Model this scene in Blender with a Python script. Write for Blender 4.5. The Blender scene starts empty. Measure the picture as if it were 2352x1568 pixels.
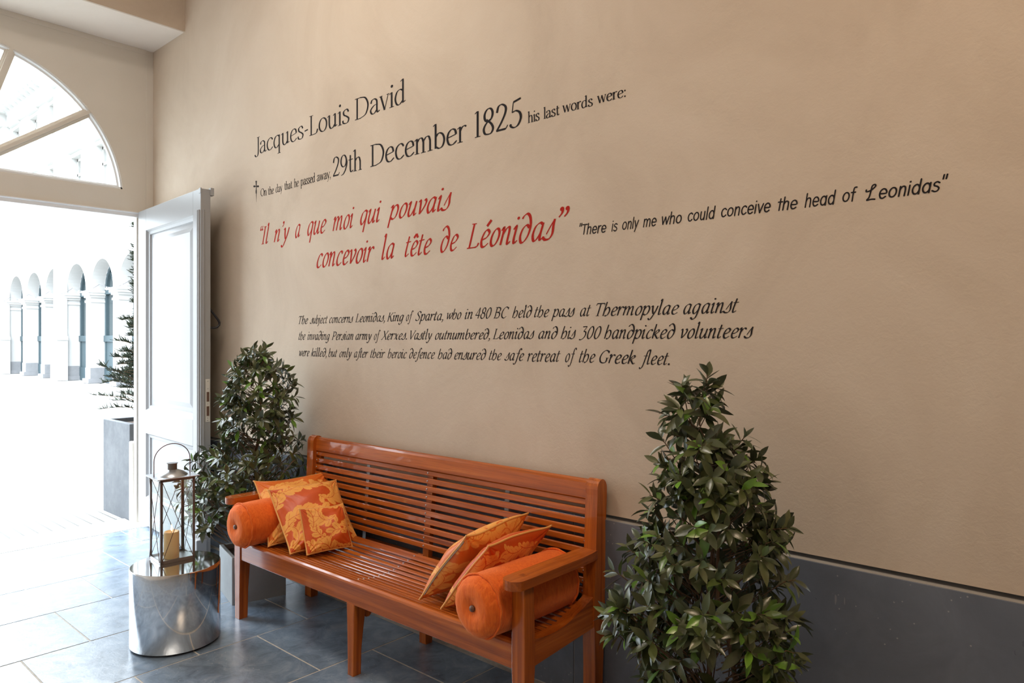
import bpy, math, random
import numpy as np
from mathutils import Vector, Matrix

# ---------------------------------------------------------------- scene, camera, light
S = bpy.context.scene
SKY_H, SKY_Z = 2.8, 15.5
COL = S.collection
PI = math.pi
vs = S.view_settings
vs.view_transform = 'Standard'; vs.look = 'None'; vs.gamma = 1.0; vs.use_curve_mapping = False
vs.exposure = 0.4
S.cycles.max_bounces = 10; S.cycles.diffuse_bounces = 6; S.cycles.glossy_bounces = 4
S.cycles.transparent_max_bounces = 12; S.cycles.sample_clamp_indirect = 6.0

cam = bpy.data.cameras.new('camera'); cam.sensor_width = 36.0; cam.lens = 25.10; cam.shift_y = -0.00255
cam.clip_start = 0.05; cam.clip_end = 300
cam_ob = bpy.data.objects.new('camera', cam); COL.objects.link(cam_ob)
cam_ob.location = (0, 0, 1.6); cam_ob.rotation_euler = (PI / 2, 0, math.radians(41.77))
S.camera = cam_ob

world = bpy.data.worlds.new('overcast_sky'); S.world = world; world.use_nodes = True
wn = world.node_tree; bg = wn.nodes['Background']; bg.inputs[0].default_value = (0.82, 0.915, 1.0, 1)
# overcast dome: the zenith is about three times as bright as the horizon
wc = wn.nodes.new('ShaderNodeTexCoord'); wx = wn.nodes.new('ShaderNodeSeparateXYZ'); wn.links.new(wc.outputs['Generated'], wx.inputs[0])
wm = wn.nodes.new('ShaderNodeMapRange'); wn.links.new(wx.outputs['Z'], wm.inputs[0])
for i_, v_ in ((1, 0.0), (2, 1.0), (3, SKY_H), (4, SKY_Z)): wm.inputs[i_].default_value = v_
wn.links.new(wm.outputs[0], bg.inputs[1])

def area_light(name, loc, target, sx, sy, power, col, portal=False, spread=None):
    l = bpy.data.lights.new(name, 'AREA'); l.shape = 'RECTANGLE'; l.size = sx; l.size_y = sy
    l.energy = power; l.color = col
    if spread: l.spread = math.radians(spread)
    if portal: l.cycles.is_portal = True
    o = bpy.data.objects.new(name, l); COL.objects.link(o); o.location = loc
    o.rotation_euler = (Vector(target) - Vector(loc)).to_track_quat('-Z', 'Y').to_euler()
    return o
area_light('doorway_portal', (-6.95, 1.24, 2.0), (0, 1.24, 2.0), 2.6, 4.0, 1, (1, 1, 1), portal=True)
# near: warm ceiling lamp out of view; far: added soft fill light
area_light('ceiling_lamp_near', (0.6, 1.0, 4.75), (0.6, 1.0, 0), 0.9, 0.9, 48, (1.0, 0.75, 0.53))
area_light('ceiling_fill_far', (-3.4, 1.0, 4.75), (-3.4, 1.0, 0), 0.9, 0.9, 42, (1.0, 0.90, 0.79))

# ---------------------------------------------------------------- materials
class N:
    """tiny node-graph helper"""
    def __init__(s, name, col=(.8, .8, .8), rough=.5, **kw):
        s.m = bpy.data.materials.new(name); s.m.use_nodes = True
        s.t = s.m.node_tree; s.b = s.t.nodes['Principled BSDF']
        s.set('Base Color', (*col, 1)); s.set('Roughness', rough)
        for k, v in kw.items(): s.set(k.replace('_', ' '), v)
    def set(s, k, v): s.b.inputs[k].default_value = v
    def n(s, typ, ins=None, **props):
        x = s.t.nodes.new('ShaderNode' + typ)
        for k, v in props.items(): setattr(x, k, v)
        for k, v in (ins or {}).items():
            if isinstance(v, bpy.types.NodeSocket): s.t.links.new(v, x.inputs[k])
            else: x.inputs[k].default_value = v
        return x
    def link(s, a, k): s.t.links.new(a, s.b.inputs[k])
    def coord(s, scale=(1, 1, 1), out='Object', rot=(0, 0, 0)):
        c = s.n('TexCoord'); return s.n('Mapping', {0: c.outputs[out], 'Scale': scale, 'Rotation': rot}).outputs[0]
    def noise(s, vec, scale, detail=4, rough=.55, dist=0):
        return s.n('TexNoise', {'Vector': vec, 'Scale': scale, 'Detail': detail, 'Roughness': rough, 'Distortion': dist}).outputs[0]
    def ramp(s, fac, stops):
        r = s.n('ValToRGB', {0: fac}); e = r.color_ramp.elements
        while len(e) < len(stops): e.new(.5)
        for el, (p, c) in zip(e, stops):
            el.position = p; el.color = (*c, 1) if not isinstance(c, (int, float)) else (c, c, c, 1)
        return r.outputs[0]
    def mix(s, fac, a, b, blend='MIX'):
        x = s.n('Mix', data_type='RGBA', blend_type=blend)
        for i, v in ((0, fac), (6, a), (7, b)):
            if isinstance(v, bpy.types.NodeSocket): s.t.links.new(v, x.inputs[i])
            elif isinstance(v, tuple): x.inputs[i].default_value = (*v, 1)
            else: x.inputs[i].default_value = v
        return x.outputs[2]
    def math(s, op, a, b=0.0):
        x = s.n('Math', operation=op)
        for i, v in ((0, a), (1, b)):
            if isinstance(v, bpy.types.NodeSocket): s.t.links.new(v, x.inputs[i])
            else: x.inputs[i].default_value = v
        return x.outputs[0]
    def bump(s, h, strength=.2, dist=.01):
        b = s.n('Bump', {'Height': h, 'Strength': strength, 'Distance': dist}); s.link(b.outputs[0], 'Normal')

def mk_plaster(name, base, dark, light):
    k = N(name, base, .75); v = k.coord()
    a = k.noise(v, 1.1, 6, .62, .9); b = k.noise(v, 3.2, 5, .65, .8); f = k.noise(v, 120, 3, .6)
    c = k.ramp(a, [(.3, dark), (.5, base), (.72, light)])
    c = k.mix(k.ramp(b, [(.35, 0.0), (.75, .5)]), c, base)
    c = k.mix(k.math('MULTIPLY', f, .10), c, dark)
    k.link(c, 'Base Color')
    h = k.math('ADD', k.math('MULTIPLY', f, .35), k.noise(v, 28, 4, .6, .5))
    k.bump(h, .22, .006); k.set('Specular IOR Level', .25)
    return k.m
M = {}
M['plaster'] = mk_plaster('plaster_beige', (.60, .50, .395), (.515, .42, .325), (.66, .565, .46))
M['ceiling'] = mk_plaster('plaster_cream', (.78, .70, .62), (.74, .66, .57), (.80, .73, .66))

k = N('paint_grey_cream', (.68, .63, .555), .45); v = k.coord(); k.link(k.ramp(k.noise(v, 1.3, 3), [(.3, (.65, .60, .525)), (.7, (.71, .66, .585))]), 'Base Color'); M['cream'] = k.m
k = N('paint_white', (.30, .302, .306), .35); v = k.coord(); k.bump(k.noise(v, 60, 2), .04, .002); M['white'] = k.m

def mk_stone(name, stops, rough, scale=7, speck=(.35, .37, .38), bump=.08, spec=.5, island=.18):
    k = N(name, stops[1][1], rough); v = k.coord()
    a = k.noise(v, scale, 7, .68, .7)
    c = k.ramp(a, stops)
    g = k.n('NewGeometry').outputs['Random Per Island']
    c = k.mix(k.math('MULTIPLY', g, island), c, tuple(min(1, x * 1.9) for x in stops[1][1]))
    sp = k.n('TexVoronoi', {'Vector': v, 'Scale': 38.0}).outputs[0]
    big = k.noise(v, 5, 3)
    m = k.math('MULTIPLY', k.math('LESS_THAN', sp, .10), k.math('GREATER_THAN', big, .54))
    c = k.mix(k.math('MULTIPLY', m, .7), c, speck)
    k.link(c, 'Base Color')
    k.link(k.ramp(k.noise(v, scale * .6, 5, .7), [(.3, rough * .7), (.7, min(1, rough * 1.5))]), 'Roughness')
    k.bump(k.noise(v, 16, 8, .7, .4), bump, .01); k.set('Specular IOR Level', spec)
    return k
M['slate'] = mk_stone('slate_floor', [(.30, (.095, .135, .185)), (.5, (.175, .240, .320)), (.70, (.29, .36, .44))], .17, 8, speck=(.5, .53, .56), bump=.16, spec=1.0).m
M['slate'].node_tree.nodes['Principled BSDF'].inputs['IOR'].default_value = 1.75
kk = mk_stone('bluestone_wainscot', [(.15, (.085, .098, .122)), (.5, (.122, .139, .172)), (.85, (.17, .19, .232))], .34, 5, speck=(.4, .4, .4), bump=.05)
v = kk.coord((9, 9, 1.3)); st_ = kk.math('GREATER_THAN', kk.noise(v, 1.7, 3, .5, .2), .735); old = kk.b.inputs['Base Color'].links[0].from_socket
kk.link(kk.mix(kk.math('MULTIPLY', st_, .5), old, (.33, .33, .33)), 'Base Color')
M['bluestone'] = kk.m
M['grout'] = mk_stone('grout', [(.3, (.36, .34, .31)), (.5, (.46, .44, .40)), (.7, (.56, .54, .50))], .9, 30, bump=.4, spec=.1).m
M['ledge'] = N('ledge_pale', (.30, .28, .25), .8).m  # paler tone along the top of the wainscot
M['concrete'] = mk_stone('planter_concrete', [(.25, (.20, .215, .22)), (.5, (.25, .265, .27)), (.75, (.30, .315, .32))], .55, 4, speck=(.28, .29, .3), bump=.05).m
M['slate_box'] = mk_stone('planter_slate', [(.2, (.056, .060, .067)), (.5, (.068, .073, .081)), (.8, (.082, .088, .097))], .6, 4, speck=(.05, .05, .05), bump=.05).m
M['pale_stone'] = mk_stone('pale_stone', [(.25, (.68, .67, .65)), (.5, (.76, .75, .73)), (.75, (.82, .81, .80))], .8, 5, speck=(.6, .6, .6), bump=.1, spec=.2).m

def mk_wood(ax):
    k = N('varnished_wood_' + 'xyz'[ax], (.3, .08, .02), .26)
    sc = [24, 24, 24]; sc[ax] = .75; v = k.coord(tuple(sc))
    oi = k.n('ObjectInfo').outputs['Random']
    v2 = k.n('VectorMath', {0: v, 1: k.n('CombineXYZ', {0: oi, 1: k.math('MULTIPLY', oi, 7.3), 2: k.math('MULTIPLY', oi, 3.1)}).outputs[0]}, operation='ADD').outputs[0]
    a = k.noise(v2, 1.0, 7, .62, .8); b = k.noise(v2, 5.5, 5, .7, .3)
    c = k.ramp(a, [(.22, (.17, .035, .006)), (.44, (.36, .082, .010)), (.58, (.48, .118, .014)), (.80, (.62, .19, .026))])
    c = k.mix(k.ramp(b, [(.50, 0.0), (.74, .60)]), c, (.13, .028, .006))
    k.link(c, 'Base Color'); k.bump(b, .05, .002)
    k.set('Coat Weight', .45); k.set('Coat Roughness', .05); k.set('Specular IOR Level', .3)
    return k.m
M['wood_x'], M['wood_y'], M['wood_z'] = mk_wood(0), mk_wood(1), mk_wood(2)

k = N('velvet_orange', (.70, .13, .018), .8); v = k.coord((1, 1, 1))
w = k.noise(k.coord((70, 70, 12)), 1.2, 4, .6, 1.2)
k.link(k.ramp(w, [(.3, (.70, .105, .010)), (.7, (.88, .18, .022))]), 'Base Color'); k.set('Sheen Weight', .35); k.set('Sheen Tint', (1, .6, .35, 1)); k.set('Specular IOR Level', .2)
k.bump(w, .35, .006); M['velvet'] = k.m
def mk_damask(name, dark, light):
    k = N(name, dark, .5)
    a = k.n('Attribute', attribute_name='motif').outputs['Fac']
    f = k.ramp(a, [(.485, 0.0), (.515, 1.0)])
    k.link(k.mix(f, dark, light), 'Base Color')
    k.link(k.mix(f, (.42,) * 3, (.6,) * 3), 'Roughness')
    k.set('Sheen Weight', .15); k.set('Sheen Tint', (1, .7, .4, 1)); k.bump(k.noise(k.coord(), 9, 3, .6, 1.0), .25, .012)
    return k.m
M['damask'] = mk_damask('damask_orange', (.64, .088, .006), (.90, .41, .08))
M['damask_warm'] = mk_damask('damask_amber', (.76, .165, .014), (.92, .43, .09))
M['piping'] = N('piping_gold', (.80, .40, .11), .6).m
M['button'] = N('button_brown', (.13, .055, .03), .45).m
M['brown_cord'] = N('zip_grey', (.3, .26, .23), .5).m

k = N('laurel_leaf', (.05, .09, .03), .30)
g = k.n('NewGeometry'); r = g.outputs['Random Per Island']
c = k.ramp(r, [(0, (.034, .046, .018)), (.45, (.060, .080, .028)), (.8, (.090, .105, .036)), (.93, (.09, .20, .025)), (1, (.15, .32, .03))])
c = k.mix(k.math('MULTIPLY', g.outputs['Backfacing'], .55), c, (.17, .19, .12))
k.link(c, 'Base Color'); k.set('Specular IOR Level', .65)
k.bump(k.noise(k.coord(), 45, 3), .15, .004); M['leaf'] = k.m
k = N('conifer_needle', (.10, .16, .06), .6); k.link(k.ramp(k.n('NewGeometry').outputs['Random Per Island'], [(0, (.008, .014, .006)), (.6, (.018, .029, .010)), (1, (.035, .050, .018))]), 'Base Color'); M['needle'] = k.m
k = N('stem_bark', (.17, .10, .055), .8); k.bump(k.noise(k.coord((1, 1, .2)), 60, 4), .5, .004); M['stem'] = k.m
k = N('potting_soil', (.06, .04, .028), .95); k.bump(k.noise(k.coord(), 70, 6), .9, .02); M['soil'] = k.m

k = N('polished_steel', (.76, .78, .80), .07, Metallic=1.0); k.link(k.ramp(k.noise(k.coord(), 4, 4), [(.3, .05), (.7, .12)]), 'Roughness'); k.bump(k.noise(k.coord((1, 1, .4)), 3.2, 2), .045, .02); M['steel'] = k.m
M['dark_rubber'] = N('dark_rubber', (.02, .02, .022), .6).m
M['lantern_metal'] = N('lantern_metal', (.20, .185, .175), .38, Metallic=.85).m
M['lantern_roof'] = N('lantern_roof_metal', (.50, .52, .54), .30, Metallic=.9).m
M['wire'] = N('rusty_wire', (.10, .035, .03), .5, Metallic=.5).m
M['iron'] = N('dark_iron', (.022, .022, .028), .45).m
M['screw'] = N('screw_metal', (.45, .44, .43), .3, Metallic=1.0).m
M['plate'] = N('painted_plate', (.60, .58, .54), .4).m
M['hole'] = N('lock_hole_brown', (.12, .06, .04), .5).m
k = N('candle_wax', (.86, .58, .28), .5); k.set('Subsurface Weight', .35); k.set('Subsurface Radius', (.03, .015, .006)); M['wax'] = k.m
k = N('candle_flame', (1, .8, .4), .5); k.set('Emission Color', (1, .55, .18, 1)); k.set('Emission Strength', 9.0); M['flame'] = k.m
M['wick'] = N('wick_black', (.02, .015, .012), .9).m
def mk_glass(name, tint, gloss):
    m = bpy.data.materials.new(name); m.use_nodes = True; t = m.node_tree; t.nodes.remove(t.nodes['Principled BSDF'])
    out = t.nodes['Material Output']; tr = t.nodes.new('ShaderNodeBsdfTransparent'); tr.inputs[0].default_value = (*tint, 1)
    gl = t.nodes.new('ShaderNodeBsdfGlossy'); gl.inputs['Roughness'].default_value = .01
    lw = t.nodes.new('ShaderNodeValue'); lw.outputs[0].default_value = gloss
    mx = t.nodes.new('ShaderNodeMixShader'); t.links.new(lw.outputs[0], mx.inputs[0]); t.links.new(tr.outputs[0], mx.inputs[1]); t.links.new(gl.outputs[0], mx.inputs[2]); t.links.new(mx.outputs[0], out.inputs[0])
    return m
M['glass'] = mk_glass('clear_glass', (.97, .985, .98), .045)
M['ink_black'] = N('lettering_black', (.022, .019, .020), .85, Specular_IOR_Level=.15).m
M['ink_red'] = N('lettering_red', (.41, .020, .012), .85, Specular_IOR_Level=.15).m

k = N('facade_render', (.46, .45, .435), .9); k.link(k.ramp(k.noise(k.coord(), .7, 4), [(.3, (.44, .43, .415)), (.7, (.48, .47, .455))]), 'Base Color'); k.set('Specular IOR Level', .1); M['facade'] = k.m
M['facade_base'] = mk_stone('facade_base_stone', [(.25, (.17, .17, .175)), (.5, (.20, .20, .205)), (.75, (.23, .23, .235))], .9, 3, speck=(.12, .12, .13), spec=.1).m
M['joinery'] = N('joinery_blue_grey', (.045, .07, .08), .5).m
M['curtained_pane'] = N('curtained_pane', (.22, .22, .21), .2).m
M['white_trim'] = N('white_trim', (.74, .745, .75), .4).m  # door white brightened in colour for trim that gets no direct light
M['pane_dark'] = N('shop_glass', (.03, .045, .05), .15).m
k = N('cobbles', (.7, .69, .67), .9); v = k.coord((1, 1, 1))
br = k.n('TexBrick', {'Vector': v, 'Color1': (.38, .375, .36, 1), 'Color2': (.33, .325, .31, 1), 'Mortar': (.13, .127, .12, 1), 'Scale': 1.0, 'Mortar Size': .008, 'Mortar Smooth': .3, 'Brick Width': .2, 'Row Height': .1})
k.link(br.outputs[0], 'Base Color'); k.bump(k.math('SUBTRACT', 1.0, br.outputs[1]), .6, .02); k.set('Specular IOR Level', .1); M['cobbles'] = k.m
M['bulb'] = N('festoon_bulb', (.75, .74, .70), .15).m
M['poster'] = N('poster_red', (.55, .05, .08), .6).m

# ---------------------------------------------------------------- mesh helpers
class MB:
    def __init__(s): s.v = []; s.f = []; s.sm = []
    def add(s, vs, fs, smooth=False):
        o = len(s.v); s.v += [tuple(p) for p in vs]; s.f += [tuple(i + o for i in f) for f in fs]; s.sm += [smooth] * len(fs); return s
    def box(s, x0, x1, y0, y1, z0, z1):
        return s.add([(x, y, z) for z in (z0, z1) for y in (y0, y1) for x in (x0, x1)],
                     [(0, 2, 3, 1), (4, 5, 7, 6), (0, 1, 5, 4), (2, 6, 7, 3), (0, 4, 6, 2), (1, 3, 7, 5)])
    def loft(s, rings, cap=True, smooth=False, close=True):
        n = len(rings[0]); vs = [p for r in rings for p in r]; fs = []
        for i in range(len(rings) - 1):
            for j in range(n if close else n - 1):
                k = (j + 1) % n; fs.append((i * n + j, i * n + k, (i + 1) * n + k, (i + 1) * n + j))
        s.add(vs, fs, smooth)
        if cap:
            s.add(rings[0], [tuple(range(n))[::-1]], False); s.add(rings[-1], [tuple(range(n))], False)
        return s
    def prism(s, poly, axis, a, b):
        """poly: 2D points; axis: extrusion axis index; the other two axes in order"""
        def P(q, t):
            c = list(q); c.insert(axis, t); return tuple(c)
        r0 = [P(q, a) for q in poly]; r1 = [P(q, b) for q in poly]
        return s.loft([r0, r1])
    def tube(s, pts, r, n=8, cap=True, smooth=True):
        pts = [Vector(p) for p in pts]; rs = r if isinstance(r, (list, tuple)) else [r] * len(pts); rings = []
        d = (pts[1] - pts[0]).normalized(); u = d.orthogonal().normalized()
        for i, p in enumerate(pts):
            t = (pts[min(i + 1, len(pts) - 1)] - pts[max(i - 1, 0)])
            if t.length < 1e-9: t = d
            t.normalize(); u = (u - t * u.dot(t))
            if u.length < 1e-6: u = t.orthogonal()
            u.normalize(); w = t.cross(u)
            rings.append([tuple(p + (u * math.cos(a) + w * math.sin(a)) * rs[i]) for a in [2 * PI * j / n for j in range(n)]])
        return s.loft(rings, cap, smooth)
    def ring(s, pts, r, n=6):
        """closed tube"""
        pts = [Vector(p) for p in pts]; m = len(pts); vs = []; fs = []
        u = None
        for i, p in enumerate(pts):
            t = (pts[(i + 1) % m] - pts[i - 1]).normalized()
            u = t.orthogonal() if u is None else u - t * u.dot(t)
            u.normalize(); w = t.cross(u)
            vs += [tuple(p + (u * math.cos(a) + w * math.sin(a)) * r) for a in [2 * PI * j / n for j in range(n)]]
        for i in range(m):
            k2 = (i + 1) % m
            for j in range(n):
                q = (j + 1) % n; fs.append((i * n + j, i * n + q, k2 * n + q, k2 * n + j))
        return s.add(vs, fs, True)
    def lathe(s, prof, c=(0, 0, 0), n=32, axis=2, smooth=True):
        rings = []
        for r, h in prof:
            ring = []
            for j in range(n):
                a = 2 * PI * j / n; x, y = r * math.cos(a), r * math.sin(a)
                p = (x, y, h) if axis == 2 else (x, h, -y)
                ring.append((p[0] + c[0], p[1] + c[1], p[2] + c[2]))
            rings.append(ring)
        return s.loft(rings, True, smooth)
    def sphere(s, c, r, n=10, sz=1.0):
        return s.lathe([(max(r * math.sin(PI * i / n), r * .02), -r * sz * math.cos(PI * i / n)) for i in range(n + 1)], c, n + 2)

def link_mesh(name, mb, mat, parent=None, bevel=None, seg=2, smooth=None):
    me = bpy.data.meshes.new(name); me.from_pydata(mb.v, [], mb.f); me.validate(clean_customdata=False)
    if smooth is None:
        if len(mb.sm) == len(me.polygons): me.polygons.foreach_set('use_smooth', mb.sm)
    else: me.polygons.foreach_set('use_smooth', [smooth] * len(me.polygons))
    me.update(); o = bpy.data.objects.new(name, me); COL.objects.link(o)
    me.materials.append(mat)
    if parent is not None: o.parent = parent
    if bevel:
        b = o.modifiers.new('edge', 'BEVEL'); b.width = bevel; b.segments = seg; b.limit_method = 'ANGLE'; b.angle_limit = math.radians(40); b.harden_normals = False
    return o
def tag(o, label, cat, group=None, kind=None):
    if label: o['label'] = label
    if cat: o['category'] = cat
    if group: o['group'] = group
    if kind: o['kind'] = kind
    return o
def thing(name, label, cat, loc=(0, 0, 0), rz=0.0, group=None):
    o = bpy.data.objects.new(name, None); COL.objects.link(o); o.empty_display_size = .1
    o.location = loc; o.rotation_euler = (0, 0, rz); return tag(o, label, cat, group)
def struct(name, mb, mat, parent=None, bevel=None, **k):
    o = link_mesh(name, mb, mat, parent, bevel, **k)
    if parent is None: o['kind'] = 'structure'
    return o
def seglist(a, b, n): return [a + (b - a) * i / n for i in range(n + 1)]

# ---------------------------------------------------------------- the setting
WY, SY, DX = 2.60, 2.575, -6.587          # plaster face, bluestone face, door wall face
FY, XE, ZC = -1.40, 5.2, 4.95              # opposite wall, far end, ceiling
# floor of slate slabs: courses run across the passage, joints staggered by half
fl = MB(); ed = [-6.39, -5.955, -5.352, -4.782, -4.185, -3.59, -2.99, -2.385] + [-1.79 + .6 * i for i in range(13)]
rnd = random.Random(4)
for i in range(len(ed) - 1):
    y0 = (1.022 if i % 2 == 0 else 1.334) - .623 * 3
    cuts = [FY] + [c for c in [y0 + .6225 * j for j in range(9)] if FY + .05 < c < 2.5] + [2.552]
    for a, b in zip(cuts[:-1], cuts[1:]):
        g = .0046; h = rnd.uniform(-.0008, .0008)
        x0, x1, ya, yb = ed[i] + g, ed[i + 1] - g, a + g, b - g
        fl.add([(x0, ya, -.01), (x1, ya, -.01), (x1, yb, -.01), (x0, yb, -.01), (x0, ya, h), (x1, ya, h), (x1, yb, h), (x0, yb, h)],
               [(4, 5, 6, 7), (0, 1, 5, 4), (1, 2, 6, 5), (2, 3, 7, 6), (3, 0, 4, 7)])
floor = struct('floor', fl, M['slate'])
struct('floor_grout', MB().box(-6.39, XE, FY, 2.60, -.08, -.0016), M['grout'], floor)
struct('trim_1', MB().box(-6.80, -6.392, .0, 2.44, -.08, .004), M['pale_stone'], bevel=.004)     # door threshold

# right-hand (text) wall: plaster above, bluestone wainscot below
wall_back = struct('wall_back', MB().box(-6.60, XE, WY, WY + .25, .834, ZC), M['plaster'])
wb = MB(); js = [-6.58, -3.93, -1.928, .02, 2.0, XE]
for a, b in zip(js[:-1], js[1:]): wb.box(a + .002, b - .002, SY, WY + .05, .004, .8175)
bb = struct('baseboard_back', wb, M['bluestone'], bevel=.002)
struct('baseboard_joint', MB().box(-6.58, XE, SY + .004, WY + .2, -.05, .814), M['grout'], bb)
struct('baseboard_ledge', MB().box(-6.58, XE, SY + .002, WY + .2, .814, .8185), M['ledge'], bb)
struct('wall_front', MB().box(-6.60, XE, FY - .2, FY, -.05, ZC), M['ceiling'])
struct('wall_right', MB().box(XE, XE + .2, FY - .2, WY + .25, -.05, ZC), M['plaster'])
struct('ceiling', MB().box(-6.6, XE + .2, FY - .2, WY + .25, ZC, ZC + .2), M['ceiling'])
# lowered beam over the door: pale soffit, plaster front
struct('trim_2', MB().box(-5.965, -5.945, FY, WY, 4.1365, ZC), M['plaster'])
struct('trim_3', MB().box(DX, -5.965, FY, WY, 4.1365, ZC), M['ceiling'])

# door wall (timber screen with an arched fanlight)
YC, ZCEN, RA, ZB, ZR = 1.242, 2.787, 1.111, 2.886, 2.657
def arch_z(y, r=RA): return ZCEN + math.sqrt(max(r * r - (y - YC) ** 2, 0))
ya = math.sqrt(RA ** 2 - (ZB - ZCEN) ** 2)
dw = MB(); X0, X1 = DX - .06, DX
ys = [YC + ya * math.sin(PI / 2 * t) for t in seglist(-1, 1, 72)]
zz = [ZB] + [arch_z(y) for y in ys[1:-1]] + [ZB]
HY0, HY1 = .02, 2.462                       # door opening
for xx in (0, 1):
    X = (X0, X1)[xx]; vs_ = []; fs = []
    for y, z in zip(ys, zz): vs_ += [(X, y, z), (X, y, 4.14)]
    for i in range(len(ys) - 1):
        q = (2 * i, 2 * i + 2, 2 * i + 3, 2 * i + 1); fs.append(q if xx else q[::-1])
    dw.add(vs_, fs)
dw.add([p for y, z in zip(ys, zz) for p in ((X0, y, z), (X1, y, z))], [(2 * i, 2 * i + 1, 2 * i + 3, 2 * i + 2) for i in range(len(ys) - 1)])
dw.box(X0, X1, FY, ys[0], ZB, 4.14); dw.box(X0, X1, ys[-1], WY, ZB, 4.14)
dw.box(X0, X1, FY, WY, ZR, ZB); dw.box(X0, X1, FY, HY0, 0, ZR); dw.box(X0, X1, HY1, WY, 0, ZR)
wall_left = struct('wall_left', dw, M['cream'])
struct('cover_strip', MB().box(DX, DX + .006, 2.54, WY, 0, 4.09).box(DX, DX + .006, FY, 2.54, 4.095, 4.1365), M['cream'], wall_left, bevel=.002)
# drip rail under the transom
r_ = MB(); r_.prism([(DX, 2.706), (DX + .018, 2.703), (DX + .022, 2.695), (DX + .012, 2.688), (DX + .010, 2.660), (DX, 2.657)], 1, HY0 - .03, HY1 + .02)
struct('trim_4', r_, M['white_trim'])
# outer face of the house beyond the jamb, plus plinth block beside the door
struct('wall_outside', MB().box(DX - .06, DX, WY, 7.8, -.05, 6.0).box(DX - .06, DX, -6, FY - .2, -.05, 6.0).box(DX - .06, DX, FY - .2, WY, 4.14, 6.0), M['facade'])
struct('trim_5', MB().box(-6.702, DX - .06, 2.44, 2.80, 0, .70), M['pale_stone'], bevel=.01)

# fanlight
win = bpy.data.objects.new('window_1', None); COL.objects.link(win); win['kind'] = 'structure'
fr = MB(); XF = DX - .055
def radial(a): return (math.cos(a), math.sin(a))
arcs = [YC + ya * math.sin(PI / 2 * t) for t in seglist(-1, 1, 72)]
a0 = math.atan2(ZB - ZCEN, ya); an = seglist(a0, PI - a0, 72)
rings = []
P2 = [(.048, .0), (.048, -.012), (.030, -.020), (.026, -.034), (.0, -.036), (.0, .0)]   # (x offset, radial offset)
for a in an:
    c_, s_ = radial(a); rings.append([(XF + px, YC + (RA + dy) * c_, ZCEN + (RA + dy) * s_) for px, dy in P2])
fr.loft(rings, True, False)
fr.box(XF, XF + .048, YC - ya, YC + ya, ZB, ZB + .016); fr.box(XF, XF + .028, YC - ya, YC + ya, ZB + .016, ZB + .032)
link_mesh('window_frame', fr, M['white_trim'], win)
for kx, ang in enumerate((35.5, 72.5, 107.5, 144.5)):
    a = math.radians(ang); c_, s_ = radial(a); L = 0
    while True:
        y, z = YC + c_ * L, ZB + s_ * L
        if (y - YC) ** 2 + (z - ZCEN) ** 2 > (RA - .004) ** 2: break
        L += .004
    mb = MB()
    for hw, d0, d1 in ((.036, 0, .030), (.026, .030, .040), (.013, .040, .056)):
        q = []
        for l, sgn in ((.10, -1), (L, -1), (L, 1), (.10, 1)):
            q.append((YC + c_ * l - s_ * hw * sgn, ZB + s_ * l + c_ * hw * sgn))
        mb.prism(q, 0, XF + d0, XF + d1)
    link_mesh('muntin', mb, M['cream'], win, bevel=.003)
mb = MB(); mb.prism([(YC + .15 * math.cos(a), ZB + .15 * math.sin(a)) for a in seglist(0, PI, 20)], 0, XF, XF + .055)
link_mesh('fan_hub', mb, M['cream'], win)
bnd = [35.5, 72.5, 107.5, 144.5]; bnd = [0] + bnd + [180]
for i in range(5):
    q = [(YC + .14 * math.cos(math.radians(t)), ZB + .14 * math.sin(math.radians(t))) for t in seglist(bnd[i], bnd[i + 1], 4)][::-1]
    for t in seglist(bnd[i], bnd[i + 1], 12):
        a = math.radians(t); lo, hi = 0, 1.3
        for _ in range(30):
            m_ = (lo + hi) / 2; y, z = YC + math.cos(a) * m_, ZB + math.sin(a) * m_
            if (y - YC) ** 2 + (z - ZCEN) ** 2 > (RA - .005) ** 2: hi = m_
            else: lo = m_
        q.append((YC + math.cos(a) * lo, ZB + math.sin(a) * lo))
    link_mesh('pane', MB().prism(q, 0, XF + .010, XF + .014), M['glass'], win)

# open door leaf, swung back almost flat to the text wall
door = bpy.data.objects.new('door_1', None); COL.objects.link(door); door['kind'] = 'structure'
door.location = (-6.55, 2.462, 0); door.rotation_euler = (0, 0, math.atan2(-.088, 1.381))
LD, TH = 1.384, .072
mb = MB()
mb.box(0, .196, 0, TH, .02, 2.70); mb.box(1.236, LD, 0, TH, .02, 2.70)
for z0, z1 in ((2.52, 2.70), (.80, 1.0), (.02, .262)): mb.box(.196, 1.236, 0, TH, z0, z1)
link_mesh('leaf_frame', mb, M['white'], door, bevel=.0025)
def door_panel(z0, z1):
    x0, x1 = .196, 1.236; mb = MB()
    # sunk moulding then raised field
    st = [(0, .004), (.012, .018), (.034, .022), (.040, .034), (.075, .030), (.11, .020)]
    rings = [[(x0 + i, d, z0 + i), (x1 - i, d, z0 + i), (x1 - i, d, z1 - i), (x0 + i, d, z1 - i)] for i, d in st]
    mb.loft(rings, False); mb.add(rings[-1], [(0, 1, 2, 3)])
    mb.box(x0, x1, .045, TH - .012, z0, z1)
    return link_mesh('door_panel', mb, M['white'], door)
door_panel(1.0, 2.52); door_panel(.262, .80)
mb = MB()
for x in (1.335, 1.362): mb.tube([(x, -.001, .26), (x, -.001, 2.545)], .009, 10)
link_mesh('astragal', mb, M['white'], door)
link_mesh('edge_bead', MB().tube([(LD + .001, .02, .26), (LD + .001, .02, 2.545)], .008, 10), M['white'], door)
link_mesh('weather_bar', MB().box(.9, LD + .012, -.035, 0, .02, .135).box(LD, LD + .014, -.035, TH * .6, .02, .135), M['white'], door, bevel=.006)
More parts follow.
